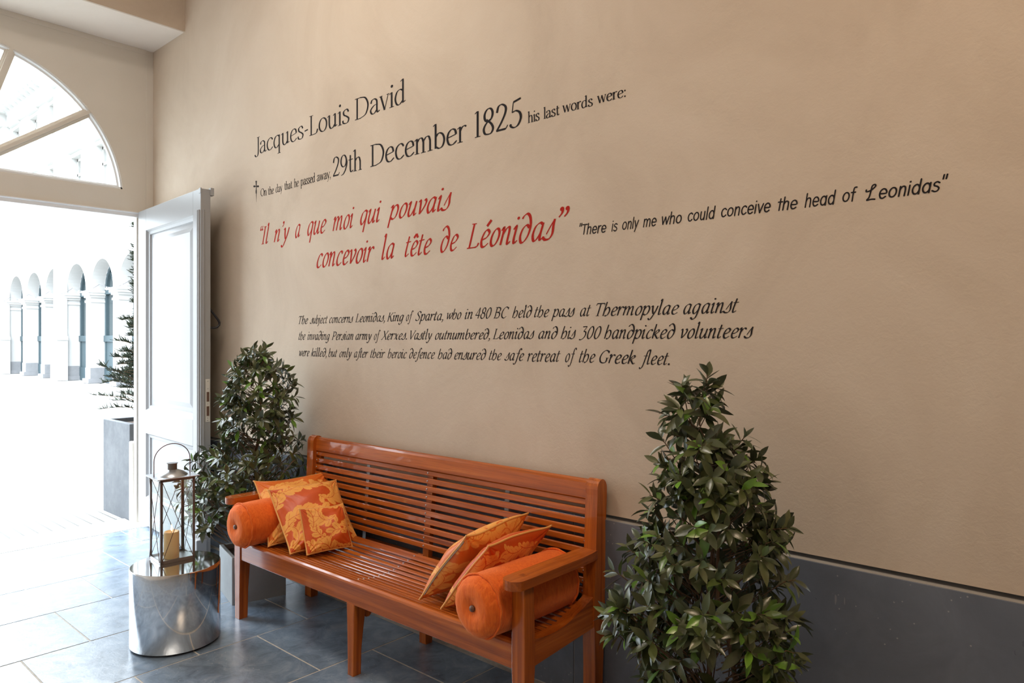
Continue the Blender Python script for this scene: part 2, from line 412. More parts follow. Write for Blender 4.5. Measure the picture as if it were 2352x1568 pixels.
link_mesh('top_cap', MB().box(LD - .03, LD + .006, -.004, .006, 2.665, 2.705).box(LD - .03, LD + .012, TH - .004, TH + .022, 2.655, 2.712), M['white'], door, bevel=.003)
lk = link_mesh('lock_plate', MB().box(LD, LD + .003, .034, .066, .99, 1.305), M['plate'], door, bevel=.001)
for z0, z1 in ((1.14, 1.21), (1.035, 1.105)): link_mesh('lock_hole', MB().box(LD + .002, LD + .006, .042, .060, z0, z1), M['hole'], lk)  # raised brown blocks paint the darkness of two holes in the plate
for z in (1.29, 1.235, 1.12, 1.022, 1.004): link_mesh('screw', MB().lathe([(.0045, 0), (.004, .0015), (.001, .002)], (0, 0, 0), 10), M['screw'], lk); 
for i, o in enumerate([c for c in lk.children if c.name.startswith('screw')]):
    o.location = (LD + .003, .050, (1.29, 1.235, 1.122, 1.02, 1.003)[i]); o.rotation_euler = (0, PI / 2, 0)
hp = [(1.33, TH, 1.845), (1.33, TH + .045, 1.785), (1.33, TH + .078, 1.742), (1.33, TH + .088, 1.722), (1.33, TH + .085, 1.704), (1.33, TH + .070, 1.688), (1.33, TH + .045, 1.681), (1.33, TH + .02, 1.684), (1.33, TH, 1.69)]
link_mesh('door_handle', MB().tube(hp, .0085, 10), M['iron'], door)

# ---------------------------------------------------------------- outside: street, arcade, planter
g_ = struct('ground_outside', MB().add([(-6.75, -40, -.012), (-6.75, 60, -.012), (-120, 60, -.012), (-120, -40, -.012)], [(0, 1, 2, 3)]), M['cobbles'])
fac = thing('arcade_building', 'long white arcaded building across the street, with arched shop windows', 'building', (-27.45, 9.1, 0))
PT, HW, SP, DEP = 2.66, 1.07, 3.35, .46
NB0, NB1 = -2, 12
fw = MB()
for b in range(NB0, NB1):
    cx = -PT * b
    for x0, x1 in ((cx - PT / 2, cx - HW), (cx + HW, cx + PT / 2)): fw.box(x0, x1, 0, DEP, .55, SP)
    xs = [cx + HW * math.sin(PI / 2 * t) for t in seglist(-1, 1, 24)]
    zs = [SP + math.sqrt(max(HW * HW - (x - cx) ** 2, 0)) for x in xs]
    fw.add([p for x, z in zip(xs, zs) for p in ((x, 0, z), (x, 0, 6.2))], [(2 * i, 2 * i + 2, 2 * i + 3, 2 * i + 1) for i in range(24)])
    fw.add([p for x, z in zip(xs, zs) for p in ((x, 0, z), (x, DEP, z))], [(2 * i, 2 * i + 1, 2 * i + 3, 2 * i + 2) for i in range(24)])
    for x0, x1 in ((cx - PT / 2, cx - HW), (cx + HW, cx + PT / 2)): fw.box(x0, x1, 0, DEP, SP, 6.2)
    wh = .52                               # upper windows: leave openings
    zc = 6.2
    for z0, z1 in ((6.7, 8.47), (9.5, 11.05)):
        fw.box(cx - PT / 2, cx + PT / 2, 0, .3, zc, z0); fw.box(cx - PT / 2, cx - wh, 0, .3, z0, z1); fw.box(cx + wh, cx + PT / 2, 0, .3, z0, z1); zc = z1
    fw.box(cx - PT / 2, cx + PT / 2, 0, .3, zc, 17)
    for z1 in (8.47, 11.05): fw.box(cx - wh - .16, cx + wh + .16, -.12, 0, z1 + .16, z1 + .26)
link_mesh('facade_wall', fw, M['facade'], fac)
XA, XB = -PT * (NB1 - .5), -PT * (NB0 - .5)
cn = MB()
ring = lambda X: [(X, y, z) for y, z in ((0, 11.3), (-.10, 11.3), (-.14, 11.55), (-.14, 11.80), (-.20, 11.86), (-.62, 12.16), (-.62, 12.3), (-.75, 12.5), (-.75, 12.58), (0, 12.8))]
cn.loft([ring(XA), ring(XB)])
link_mesh('cornice', cn, M['facade'], fac)
for i in range(56):
    link_mesh('modillion', MB().box(XA + 1 + .62 * i, XA + 1.30 + .62 * i, -.52, -.14, 11.86, 12.12), M['facade'], fac)
for b in range(NB0, NB1 - 1):
    px = -PT * b - PT / 2
    link_mesh('pier_base', MB().box(px - (PT / 2 - HW) - .01, px + (PT / 2 - HW) + .01, -.02, DEP, 0, .55).box(px - (PT / 2 - HW) - .06, px + (PT / 2 - HW) + .06, -.10, DEP, 0, .16), M['facade_base'], fac)
    cap = MB()
    for e, z0, z1 in ((.03, 2.92, 3.0), (.05, 3.1, 3.18), (.10, 3.18, 3.27), (.13, 3.27, 3.35)):
        cap.box(px - (PT / 2 - HW) - e, px + (PT / 2 - HW) + e, -e, DEP, z0, z1)
    link_mesh('pier_capital', cap, M['facade'], fac)
for b in (1.5, 4.5, 7.5):
    px = -PT * b - .0
    link_mesh('pilaster', MB().box(px - .34, px + .34, -.28, 0, 0, 11.3).box(px - .42, px + .42, -.36, 0, 0, 1.55).box(px - .46, px + .46, -.40, 0, 1.55, 1.7).box(px - .36, px + .36, -.85, 0, 11.3, 12.6), M['facade'], fac)
for b in range(NB0, NB1):
    cx = -PT * b; mb = MB()
    mb.box(cx - HW, cx + HW, DEP + .02, DEP + .10, 0, 1.5); mb.box(cx - HW, cx + HW, DEP - .04, DEP + .1, 1.5, 1.72); mb.box(cx - HW, cx + HW, DEP - .03, DEP + .1, 3.22, 3.36); mb.box(cx - HW, cx + HW, DEP - .02, DEP + .1, 0, .5)
    for x in (cx - HW, cx - .04, cx + HW - .12): mb.box(x, x + .12, DEP, DEP + .1, .5, 3.3)
    arc = [(math.cos(PI * t / 16), math.sin(PI * t / 16)) for t in range(17)]
    rr = [[(cx + c * r, y, SP + s * r) for r, y in ((HW, DEP), (HW - .14, DEP), (HW - .14, DEP + .1), (HW, DEP + .1))] for c, s in arc]
    mb.loft(rr)
    for a in (45, 90, 135):
        c, s = math.cos(math.radians(a)), math.sin(math.radians(a)); mb.tube([(cx, DEP + .05, SP), (cx + c * HW, DEP + .05, SP + s * HW)], .035, 4, smooth=False)
    wd = link_mesh('arched_window', mb, M['joinery'], fac)
    gp = MB(); gp.prism([(cx - HW, 1.6)] + [(cx - c * HW, SP + s * HW) for c, s in arc] + [(cx + HW, 1.6)], 1, DEP + .06, DEP + .08)
    link_mesh('pane', gp, M['pane_dark'], wd)
    for z0, z1 in ((6.7, 8.47), (9.5, 11.05)):
        w2 = link_mesh('upper_window', MB().box(cx - .52, cx + .52, .2, .28, z1 - .1, z1).box(cx - .52, cx - .44, .2, .28, z0, z1).box(cx + .44, cx + .52, .2, .28, z0, z1).box(cx - .05, cx + .05, .2, .28, z0, z1).box(cx - .52, cx + .52, .2, .28, z0 + 1.1, z0 + 1.2), M['facade'], fac)
        link_mesh('pane', MB().box(cx - .52, cx + .52, .25, .27, z0, z1), M['curtained_pane'], w2)
link_mesh('shop_poster', MB().box(.35, .80, DEP + .03, DEP + .035, 1.85, 2.35), M['poster'], fac)

# festoon lights hung along the piers
fes = thing('string_lights', 'string of small festoon bulbs slung along the white arcade piers', 'lights', (-27.45, 8.60, 0))
pts = []
for b in range(-1, 8):
    xa, xb = 1.3 - PT * b, 1.3 - PT * (b + 1)
    for t in seglist(0, 1, 8)[:-1]: pts.append((xa + (xb - xa) * t, 0, 3.42 - .16 * math.sin(PI * t)))
link_mesh('cable', MB().tube(pts, .007, 5), M['iron'], fes)
for i in range(2, len(pts), 4): link_mesh('bulb', MB().sphere((pts[i][0], 0, pts[i][2] - .07), .045, 8).tube([(pts[i][0], 0, pts[i][2] - .04), (pts[i][0], 0, pts[i][2])], .018, 6), M['bulb'], fes)

def planter_mesh(a, b, h, t=.022):
    """open box a x b x h centred on origin"""
    mb = MB(); x, y = a / 2, b / 2
    o = [(-x, -y), (x, -y), (x, y), (-x, y)]; q = [(-x + t, -y + t), (x - t, -y + t), (x - t, y - t), (-x + t, y - t)]
    r = [[(p[0], p[1], 0) for p in o], [(p[0], p[1], h) for p in o], [(p[0], p[1], h) for p in q], [(p[0], p[1], h - .10) for p in q]]
    mb.loft(r, False); mb.add(r[0], [(3, 2, 1, 0)]); mb.add(r[3], [(0, 1, 2, 3)])
    return mb

con = thing('potted_conifer', 'tall wispy conifer in a grey stone box outside the open door', 'plant', (-7.03, 2.77, -.012))
link_mesh('planter', planter_mesh(.64, .64, .86, .05), M['slate_box'], con, bevel=.006)
link_mesh('soil', MB().box(-.27, .27, -.27, .27, .70, .82), M['soil'], con)
R_ = random.Random(7); tr = MB(); nd = MB()
tr.tube([(0, 0, .75), (.01, 0, 1.6), (-.01, .01, 2.5), (0, 0, 3.05)], [.03, .022, .012, .004], 7)
for i in range(300):
    z = .92 + 2.1 * (i / 300) ** 1.0; rad = (.50 if z < 1.35 else .36 if z < 1.9 else .27) * (1 - .55 * (z - .9) / 2.2) * R_.uniform(.55, 1.05)
    a = R_.uniform(0, 2 * PI); up = R_.uniform(.25, .75); rad = min(rad, .27 / max(.05, math.cos(a)) if math.cos(a) > .1 else 9)
    if a % (2 * PI) > 2.6 and R_.random() < .10: continue
    dr = Vector((math.cos(a), math.sin(a), up)); p0 = Vector((0, 0, z)); n = 7; P = []
    for j in range(n): t = j / (n - 1); P.append(p0 + dr * rad * t + Vector((0, 0, -.10 * t * t)))
    tr.tube(P, [.005 * (1 - .8 * j / n) for j in range(n)], 4, smooth=False)
    for j in range(44):
        t = R_.uniform(.25, 1.02); q = p0 + dr * rad * t + Vector((0, 0, -.10 * t * t))
        d2 = (dr.normalized() + Vector((R_.uniform(-1, 1), R_.uniform(-1, 1), R_.uniform(-.5, .9))) * .9).normalized(); l = R_.uniform(.03, .075); s2 = d2.orthogonal().normalized() * .0055
        if max(q.x, q.x + d2.x * l) > .36: continue
        nd.add([q - s2, q + s2, q + d2 * l + s2 * .4, q + d2 * l - s2 * .4], [(0, 1, 2, 3)])
link_mesh('trunk', tr, M['stem'], con); link_mesh('foliage', nd, M['needle'], con)

# ---------------------------------------------------------------- bench
bench = thing('slatted_bench', 'long varnished reddish-brown slatted wooden bench against the lettered wall', 'bench', (-3.93, 2.0, 0), math.radians(.8))
BL = 2.18
def tapered_leg(x0, top, foot, y0, z1, zt, prof=None):
    """front leg: square section that swells under the rail and tapers to the foot"""
    rings = []
    for z, w, d in prof:
        cx = x0; rings.append([(cx - w / 2, y0, z), (cx + w / 2, y0, z), (cx + w / 2, y0 + d, z), (cx - w / 2, y0 + d, z)])
    return MB().loft(rings)
LP = [(0, .052, .050), (.02, .054, .052), (.16, .056, .054), (.25, .060, .060), (.33, .066, .064)]
for x in (.033, BL - .033):
    link_mesh('leg', tapered_leg(x, 0, 0, 0, 0, 0, LP + [(.46, .066, .064), (.668, .060, .060)]), M['wood_z'], bench, bevel=.004)
lg = tapered_leg(1.095, 0, 0, .004, 0, 0, [(0, .044, .048), (.12, .046, .05), (.22, .052, .06), (.342, .060, .075)])
link_mesh('leg', lg, M['wood_z'], bench, bevel=.004)
link_mesh('leg_bracket', MB().prism([(.075, .342), (.125, .342), (.125, .30), (.118, .275), (.10, .26), (.079, .262)], 0, 1.075, 1.115), M['wood_z'], bench, bevel=.003)
rp = [(.466, 0), (.516, 0), (.528, .20), (.540, .42), (.545, .70), (.556, .93)]
top = [(.520 + .036 * math.cos(a), .955 + .036 * math.sin(a) * 1.15) for a in seglist(0, PI, 10)]
fp = [(.484, .93), (.474, .72), (.462, .48), (.462, .40), (.468, .20)]
for x in (0.0, BL - .062):
    link_mesh('back_post', MB().prism(rp + top + fp, 0, x, x + .062), M['wood_z'], bench, bevel=.005)
link_mesh('leg', MB().prism([(.468, 0), (.514, 0), (.53, .25), (.535, .42), (.465, .42), (.465, .25)], 0, 1.065, 1.112), M['wood_z'], bench, bevel=.004)
# seat frame
link_mesh('front_rail', MB().prism([(.006, .338), (.040, .338), (.040, .440), (.034, .447), (.020, .447), (.010, .441), (.006, .432)], 0, .062, BL - .062), M['wood_x'], bench, bevel=.005, seg=3)
def seat_z(y): return .446 - .020 * math.sin(PI * min(max((y - .04) / .30, 0), 1)) + (max(0, y - .26) ** 2) * 1.15
for x in (.008, BL - .058):
    q = [(.058, .345), (.465, .372), (.475, .372), (.475, .505)] + [(y, seat_z(y) + .010) for y in seglist(.46, .058, 14)]
    link_mesh('side_rail', MB().prism(q, 0, x, x + .05), M['wood_y'], bench, bevel=.003)
q = [(.042, .35), (.465, .36)] + [(y, seat_z(y) - .019) for y in seglist(.46, .042, 12)]
link_mesh('seat_bearer', MB().prism(q, 0, 1.068, 1.108), M['wood_y'], bench)
for zz in (.42,): link_mesh('back_rail', MB().box(.06, BL - .06, .49, .53, .372, .45), M['wood_x'], bench, bevel=.003)
scr = None
def slat_screw(parent, x, y, z, nrm):
    global scr
    if scr is None:
        o = link_mesh('screw', MB().lathe([(.0048, -.004), (.0048, .001), (.0038, .0026), (.0015, .0034)], (0, 0, 0), 10), M['screw'], parent); scr = o
    else:
        o = scr.copy(); COL.objects.link(o); o.parent = parent
    o.location = (x, y, z); o.rotation_euler = Vector(nrm).to_track_quat('Z', 'Y').to_euler()
ysl = [.058 + .0312 * i for i in range(11)] + [.413]
for i, y in enumerate(ysl):
    wd = .0225 if i < 11 else .046; z = seat_z(y); sl = (seat_z(y + .012) - seat_z(y - .012)) / .024; a = math.atan(sl); c_, s_ = math.cos(a), math.sin(a)
    q = [(y + dy * c_ - dz * s_, z + dy * s_ + dz * c_) for dy, dz in ((-wd / 2, -.016), (wd / 2, -.016), (wd / 2, -.003), (wd / 2 - .004, 0), (-wd / 2 + .004, 0), (-wd / 2, -.003))]
    o = link_mesh('seat_slat', MB().prism(q, 0, .058, BL - .058), M['wood_x'], bench)
    slat_screw(o, 1.088, y - .0005 * s_, z, (0, -s_, c_))
def back_y(z): return .474 + (z - .5) * .085
for i in range(10):
    z = .513 + .0419 * i; y = back_y(z); h, t = .0280, .018; a = math.atan(.085); c_, s_ = math.cos(a), math.sin(a)
    q = [(y + s_ * dz + c_ * dy, z + c_ * dz - s_ * dy) for dy, dz in ((0, -h / 2 + .003), (.003, -h / 2), (t, -h / 2), (t, h / 2), (.004, h / 2), (0, h / 2 - .004))]
    o = link_mesh('back_slat', MB().prism(q, 0, .060, BL - .060), M['wood_x'], bench)
    for x in (.072, 1.088, BL - .072): slat_screw(o, x, y - .0002, z, (0, -c_, s_))
q = [(back_y(.905) - .006, .905), (back_y(.905) + .034, .902), (back_y(.98) + .036, .965), (back_y(.98) + .030, .982), (back_y(.98) + .012, .988), (back_y(.98) + .0, .984), (back_y(.97) - .006, .972)]
link_mesh('top_rail', MB().prism(q, 0, .058, BL - .058), M['wood_x'], bench, bevel=.003)
def strip(x0, x1, off, t, z0, z1): return MB().prism([(back_y(z0) + off, z0), (back_y(z0) + off + t, z0), (back_y(z1) + off + t, z1), (back_y(z1) + off, z1)], 0, x0, x1)
link_mesh('back_stile', strip(1.066, 1.110, .0185, .03, .40, .91), M['wood_z'], bench)
for x in (.062, BL - .087): link_mesh('back_stile', strip(x, x + .025, .0185, .022, .45, .91), M['wood_z'], bench)
for x in (.55, 1.62): link_mesh('back_strap', strip(x, x + .028, .0185, .004, .44, .93), M['lantern_metal'], bench)
for s, xc in ((0, .030), (1, BL - .030)):
    w = .046; pl = []
    for a in seglist(PI, 2 * PI, 10): pl.append((xc + w * math.cos(a), -.022 + .042 * math.sin(a)))
    pl += [(xc + w, .36), (xc + (w if s == 0 else w * .9), .43), (xc + (.036 if s == 0 else .034), .482), (xc - .036, .482), (xc - w, .43), (xc - w, .36)]
    link_mesh('armrest', MB().prism(pl, 2, .664, .700), M['wood_y'], bench, bevel=.006, seg=3)
    link_mesh('arm_plug', MB().box(xc - .014, xc + .014, .016, .044, .6995, .7006), M['wood_z'], bench)

# ---------------------------------------------------------------- cushions
def motif_field(U, V, seed, scale):
    """signed field (>0 inside) of lobed acanthus scroll leaves, in metres"""
    X = U.ravel(); Y = V.ravel(); F = np.full(X.shape, -1.0); RIB = np.full(X.shape, 1.0)
    def circles(C):
        C = np.array(C); lo = C[:, :2].min(0) - .03; hi = C[:, :2].max(0) + .03
        k2 = np.nonzero((X > lo[0]) & (X < hi[0]) & (Y > lo[1]) & (Y < hi[1]))[0]
        if len(k2): F[k2] = np.maximum(F[k2], (C[:, 2] - np.hypot(X[k2, None] - C[:, 0], Y[k2, None] - C[:, 1])).max(1))
    def line(P, w):
        P = np.array(P); lo = P.min(0) - .02; hi = P.max(0) + .02
        k2 = np.nonzero((X > lo[0]) & (X < hi[0]) & (Y > lo[1]) & (Y < hi[1]))[0]
        if not len(k2): return
        d = np.full(len(k2), 9.0)
        for (x0, y0), (x1, y1) in zip(P[:-1], P[1:]):
            dx, dy = x1 - x0, y1 - y0; t = np.clip(((X[k2] - x0) * dx + (Y[k2] - y0) * dy) / (dx * dx + dy * dy + 1e-12), 0, 1)
            d = np.minimum(d, np.hypot(X[k2] - x0 - t * dx, Y[k2] - y0 - t * dy))
        RIB[k2] = np.minimum(RIB[k2], d - w)
    def leaf(x, y, ang, L, W, curl, tip):
        n = 28; P = [(x, y)]; A = [ang]
        for i in range(n - 1):
            a = A[-1] + (curl + tip * max(0, i / n - .55) * 5) / n; A.append(a); P.append((P[-1][0] + math.cos(a) * L / n, P[-1][1] + math.sin(a) * L / n))
        C = [(px, py, W * (.16 - .10 * i / n)) for i, (px, py) in enumerate(P)]
        K = max(3, int(L / (W * .62))); veins = [P[:-1]]
        for k2 in range(K + 1):
            t = .06 + .90 * k2 / K; i = min(n - 1, int(t * n)); s0 = W * (.62 + .42 * math.sin(PI * min(1, t * 1.15)))
            for sd in ((-1, 1) if k2 < K else (0,)):
                a = A[i] + sd * (1.25 - .55 * t); px, py = P[i]; q = [(px, py)]; s1 = s0 * (1.15 if sd * curl < 0 else .82)
                for j, r in enumerate((.15, .21, .27, .30, .29, .23, .13, .03)):
                    C.append((px, py, s1 * r * 1.04)); 
                    if j in (3, 5):
                        for e in (-1, 1):
                            b2 = a + e * .95; rr = s1 * (.30 if j == 3 else .24)
                            for m_, r2 in ((.55, .12), (.85, .07), (1.08, .03)): C.append((px + math.cos(b2) * rr * m_, py + math.sin(b2) * rr * m_, s1 * r2))
                    a -= sd * .10; px += math.cos(a) * s1 / 7.2; py += math.sin(a) * s1 / 7.2
                    if j < 5: q.append((px, py))
                veins.append(q)
        circles(C)
        for i, v_ in enumerate(veins): line(v_, .0015 if i == 0 else .0009)
    for (x, y, a, L, W, cu, tp) in MOTIFS:
        leaf(x * scale, y * scale, a, L * 1.12 * scale, W * 1.34 * scale, cu, tp)
    return np.minimum(F, RIB).reshape(U.shape)
# one repeat of the damask: scrolls and sprays (position, heading, length, half width, curl, tip curl) for a 0.42 m face
MOTIFS = [(-.17, -.02, .30, .15, .048, -.5, 1.2), (-.19, -.17, .2, .13, .044, 2.2, .9), (.03, .075, -1.0, .25, .044, 4.8, .6), (.185, .02, 2.0, .13, .042, -1.0, -.5),
          (-.17, .165, -.12, .13, .038, .7, 0), (-.02, -.05, .9, .12, .042, -2.0, -.6), (.07, -.19, 1.5, .15, .042, -1.5, -.5), (-.06, -.13, -.7, .11, .036, 1.6, .6),
          (.20, -.19, 2.0, .12, .038, -1.2, 0), (-.20, .08, .9, .08, .034, 1.0, 0), (.19, .19, -2.7, .08, .030, .8, .3), (-.09, -.21, .6, .07, .030, 1.0, 0), (-.05, .19, -.6, .11, .036, 1.4, .4), (.12, -.06, .5, .10, .034, 1.2, .5), (-.21, -.10, 1.2, .08, .030, -.8, 0)]
def cushion(label, B, phi, lean, size, thick, seed, mat, group, mflip=1, mscale=1.0, moff=(0, 0), zipped=False):
    """square knife-edge cushion with piping; B = lower corner, phi = heading of the lower edge, lean = tilt back"""
    p, l = math.radians(phi), math.radians(lean)
    e = Vector((math.cos(p), math.sin(p), 0)); nh = Vector((-math.sin(p), math.cos(p), 0))
    up = nh * math.sin(l) + Vector((0, 0, math.cos(l))); nn = e.cross(up)
    root = bpy.data.objects.new('scatter_cushion', None); COL.objects.link(root); root.empty_display_size = .1
    ctr = Vector(B) + e * size / 2 + up * size / 2
    root.matrix_world = Matrix.Translation(ctr) @ Matrix((e, up, nn)).transposed().to_4x4()
    tag(root, label, 'cushion', group)
    n = 181; t = np.linspace(-1, 1, n); U, V = np.meshgrid(t, t)
    rg = np.random.RandomState(seed); h = size / 2
    cl = lambda q: 1 - q * q
    # edges bow in between the corner ears
    xo = U * h * (1 - .075 * np.sqrt(np.clip(cl(V), 0, 1)) * np.abs(U) ** 1.5 + .0); yo = V * h * (1 - .075 * np.sqrt(np.clip(cl(U), 0, 1)) * np.abs(V) ** 1.5)
    prof = np.clip(cl(U), 0, 1) ** .46 * np.clip(cl(V), 0, 1) ** .46
    wr = np.zeros_like(U)
    for i in range(9):
        a, b, ph = rg.uniform(-9, 9), rg.uniform(-9, 9), rg.uniform(0, 6.28); wr += np.sin(a * U + b * V + ph) / 9
    crease = np.zeros_like(U)
    for sx in (-1, 1):
        for sy in (-1, 1):
            ang = np.arctan2(V * sy - 1.02, U * sx - 1.02); dist = np.hypot(V * sy - 1, U * sx - 1)
            crease += .5 * np.sin(ang * 15 + rg.uniform(0, 6)) * np.exp(-(dist / .55) ** 2)
    sag = (1 - .10 * V)                                   # fuller near the bottom
    zt = thick / 2 * prof * sag * (1 + .26 * wr) + .011 * crease * prof ** .6
    edge = np.minimum(1 - np.abs(U), 1 - np.abs(V))
    bend = .018 * np.sin(2.3 * U + rg.uniform(0, 3)) * np.sin(1.7 * V + rg.uniform(0, 3))
    verts = []; vals = []
    for sgn in (1, -1):
        z = sgn * zt + bend
        verts += [tuple(q) for q in np.stack([xo, yo, z], -1).reshape(-1, 3)]
        f = motif_field(xo * mflip * sgn + moff[0], yo + moff[1], seed, mscale)
        vals.append(np.clip(.5 + f / .010, 0, 1).ravel())
    faces = []
    for s in (0, 1):
        o = s * n * n
        for i in range(n - 1):
            for j in range(n - 1):
                a = o + i * n + j; q = (a, a + 1, a + n + 1, a + n); faces.append(q if s == 0 else q[::-1])
    me = bpy.data.meshes.new('cover'); me.from_pydata(verts, [], faces)
    me.polygons.foreach_set('use_smooth', [True] * len(faces))
    at_ = me.attributes.new('motif', 'FLOAT', 'POINT'); at_.data.foreach_set('value', np.concatenate(vals).astype(np.float32))
    me.materials.append(M[mat]); o = bpy.data.objects.new('cover', me); COL.objects.link(o); o.parent = root
    per = [(0, j) for j in range(0, n - 1, 3)] + [(i, n - 1) for i in range(0, n - 1, 3)] + [(n - 1, j) for j in range(n - 1, 0, -3)] + [(i, 0) for i in range(n - 1, 0, -3)]
    pp = [(xo[i, j] * 1.004, yo[i, j] * 1.004, bend[i, j] + .0005 * math.sin(.31 * k2)) for k2, (i, j) in enumerate(per)]
    link_mesh('piping', MB().ring(pp, .0050, 6), M['piping'], root)
    if zipped:
        zp = [(xo[i, 0] - .004, yo[i, 0], bend[i, 0] + .007) for i in range(14, n - 14, 4)]
        link_mesh('zip', MB().tube(zp, .0022, 5), M['brown_cord'], root)
    return root
GC = 'damask scatter cushions on the bench'
cushion('largest rear damask cushion in the left group, leaning on the left bolster', (-3.635, 2.045, .449), 76, 43, .435, .155, 11, 'damask_warm', GC, 1, 1.0, (.02, .05))
cushion('middle damask cushion of the left group with bright gold leaf scrolls', (-3.415, 2.045, .447), 83, 42, .415, .15, 12, 'damask', GC)
cushion('small square damask cushion in front of the left group', (-3.345, 2.108, .449), 77, 32, .255, .10, 13, 'damask', GC, -1, .80, (.07, .01))
cushion('upper large damask cushion of the right group, zipped edge facing out', (-2.385, 2.070, .452), 92, -38, .43, .13, 14, 'damask_warm', GC, 1, 1.0, (.03, -.02), True)
cushion('damask cushion wedged between the zipped cushion and the right bolster', (-2.245, 2.065, .452), 91.5, -39.5, .415, .125, 15, 'damask', GC, -1, 1.0, (-.03, .03))
cushion('small damask cushion mostly hidden behind the zipped cushion at right', (-2.470, 2.16, .447), 91, -37, .27, .075, 16, 'damask', GC, 1, .85)

def bolster(label, loc, rz, L=.47, r=.121, seed=1):
    t = thing('bolster_cushion', label, 'cushion', loc, rz, 'orange velvet bolsters')
    rg = random.Random(seed); n = 64; rings = []
    pr = [(.004, -.012), (.012, -.0125), (.022, -.0165), (.05, -.0235), (.085, -.021), (.108, -.006), (.117, .010), (r, .026), (r + .001, .06), (r + .003, L * .5), (r + .001, L - .06), (r, L - .026), (.117, L - .010), (.108, L + .006), (.085, L + .021), (.05, L + .0235), (.022, L + .0165), (.012, L + .0125), (.004, L + .012)]
    prf = []
    for (r0, h0), (r1, h1) in zip(pr[:-1], pr[1:]):
        m = 10 if abs(h1 - h0) > .1 else 3
        prf += [(r0 + (r1 - r0) * i / m, h0 + (h1 - h0) * i / m) for i in range(m)]
    prf.append(pr[-1])
    for rr, h in prf:
        ring = []
        for j in range(n):
            a = 2 * PI * j / n; k2 = 1 + .012 * math.sin(3 * a + seed) * (rr / r) + .006 * math.sin(9 * a + h * 30) + (.010 * math.sin(22 * a) if (.06 < rr < .119 and (h < .03 or h > L - .03)) else 0)
            z = rr * k2 * math.sin(a)
            if z < -r * .93: z = -r * .93 + (z + r * .93) * .3
            ring.append((rr * k2 * math.cos(a), h, z))
        rings.append(ring)
    link_mesh('cover', MB().loft(rings, True, True), M['velvet'], t)
    for h in (.018, L - .018):
        pp = [((r + .002) * math.cos(a) * (1 + .012 * math.sin(3 * a + seed)), h + .002 * math.sin(13 * a), max((r + .002) * math.sin(a), -r * .95)) for a in [2 * PI * j / 60 for j in range(60)]]
        link_mesh('piping', MB().ring(pp, .0048, 6), M['velvet'], t)
    for h, s in ((-.0165, -1), (L + .0165, 1)):
        link_mesh('button', MB().lathe([(.002, -.008), (.011, -.006), (.0135, 0), (.011, .006), (.002, .008)], (0, h, 0), 16, 1), M['button'], t)
    return t
bolster('orange velvet bolster under the left armrest of the bench', (-3.765, 1.938, .562), math.radians(1), seed=2)
bolster('orange velvet bolster under the right armrest of the bench', (-1.935, 1.955, .567), math.radians(-2), .50, seed=5)

# ---------------------------------------------------------------- drum table and lantern
dr = thing('drum_table', 'polished steel drum side table standing on the slate by the door', 'side table', (-3.86, 1.64, 0), 0)
link_mesh('base_ring', MB().lathe([(.205, 0.002), (.205, .012)], (0, 0, 0), 64), M['dark_rubber'], dr)
link_mesh('drum', MB().lathe([(.215, .010), (.2205, .013), (.2205, .404), (.2195, .4085)], (0, 0, 0), 96, smooth=True), M['steel'], dr)
link_mesh('top_plate', MB().lathe([(.2195, .4083), (.2175, .4105)], (0, 0, 0), 96), M['steel'], dr)
lan = thing('candle_lantern', 'metal candle lantern with crossed wires and hoop handle on the steel drum', 'lantern', (-3.957, 1.662, .411), math.radians(-4))
hx, hy, H0, H1 = .086, .089, 0.0, .448
fm = MB(); tpost = .013
for sx in (-1, 1):
    for sy in (-1, 1):
        x, y = sx * hx, sy * hy
        fm.box(min(x, x - sx * tpost), max(x, x - sx * tpost), min(y, y - sy * .002), max(y, y - sy * .002), 0, H1)
        fm.box(min(x, x - sx * .002), max(x, x - sx * .002), min(y, y - sy * tpost), max(y, y - sy * tpost), 0, H1)
for z0, z1 in ((0, .017), (H1 - .016, H1)):
    for s in (-1, 1):
        fm.box(-hx, hx, min(s * hy, s * (hy - .002)), max(s * hy, s * (hy - .002)), z0, z1); fm.box(min(s * hx, s * (hx - .002)), max(s * hx, s * (hx - .002)), -hy, hy, z0, z1)
link_mesh('frame', fm, M['lantern_metal'], lan)
link_mesh('floor_plate', MB().box(-hx + .002, hx - .002, -hy + .002, hy - .002, .003, .006), M['lantern_roof'], lan)
rf = MB(); e = .020
rf.box(-hx - e, hx + e, -hy - e, hy + e, H1, H1 + .003)
link_mesh('roof_plate', rf, M['lantern_roof'], lan)
link_mesh('roof_dome', MB().lathe([(.078, H1 + .003), (.074, H1 + .008), (.058, H1 + .020), (.036, H1 + .030), (.026, H1 + .034)], (0, 0, 0), 40), M['lantern_roof'], lan)
link_mesh('chimney', MB().lathe([(.024, H1 + .032), (.024, H1 + .066)], (0, 0, 0), 28).lathe([(.0285, H1 + .066), (.0285, H1 + .0685)], (0, 0, 0), 28), M['lantern_metal'], lan)
hd = [(0, -hy - .004, H1 + .003), (0, -hy - .004, H1 + .085)] + [(0, -(hy + .004) * math.cos(a), H1 + .085 + .088 * math.sin(a)) for a in seglist(0, PI, 22)][1:] + [(0, hy + .004, H1 + .003)]
link_mesh('handle', MB().tube(hd, .0024, 7), M['wire'], lan)
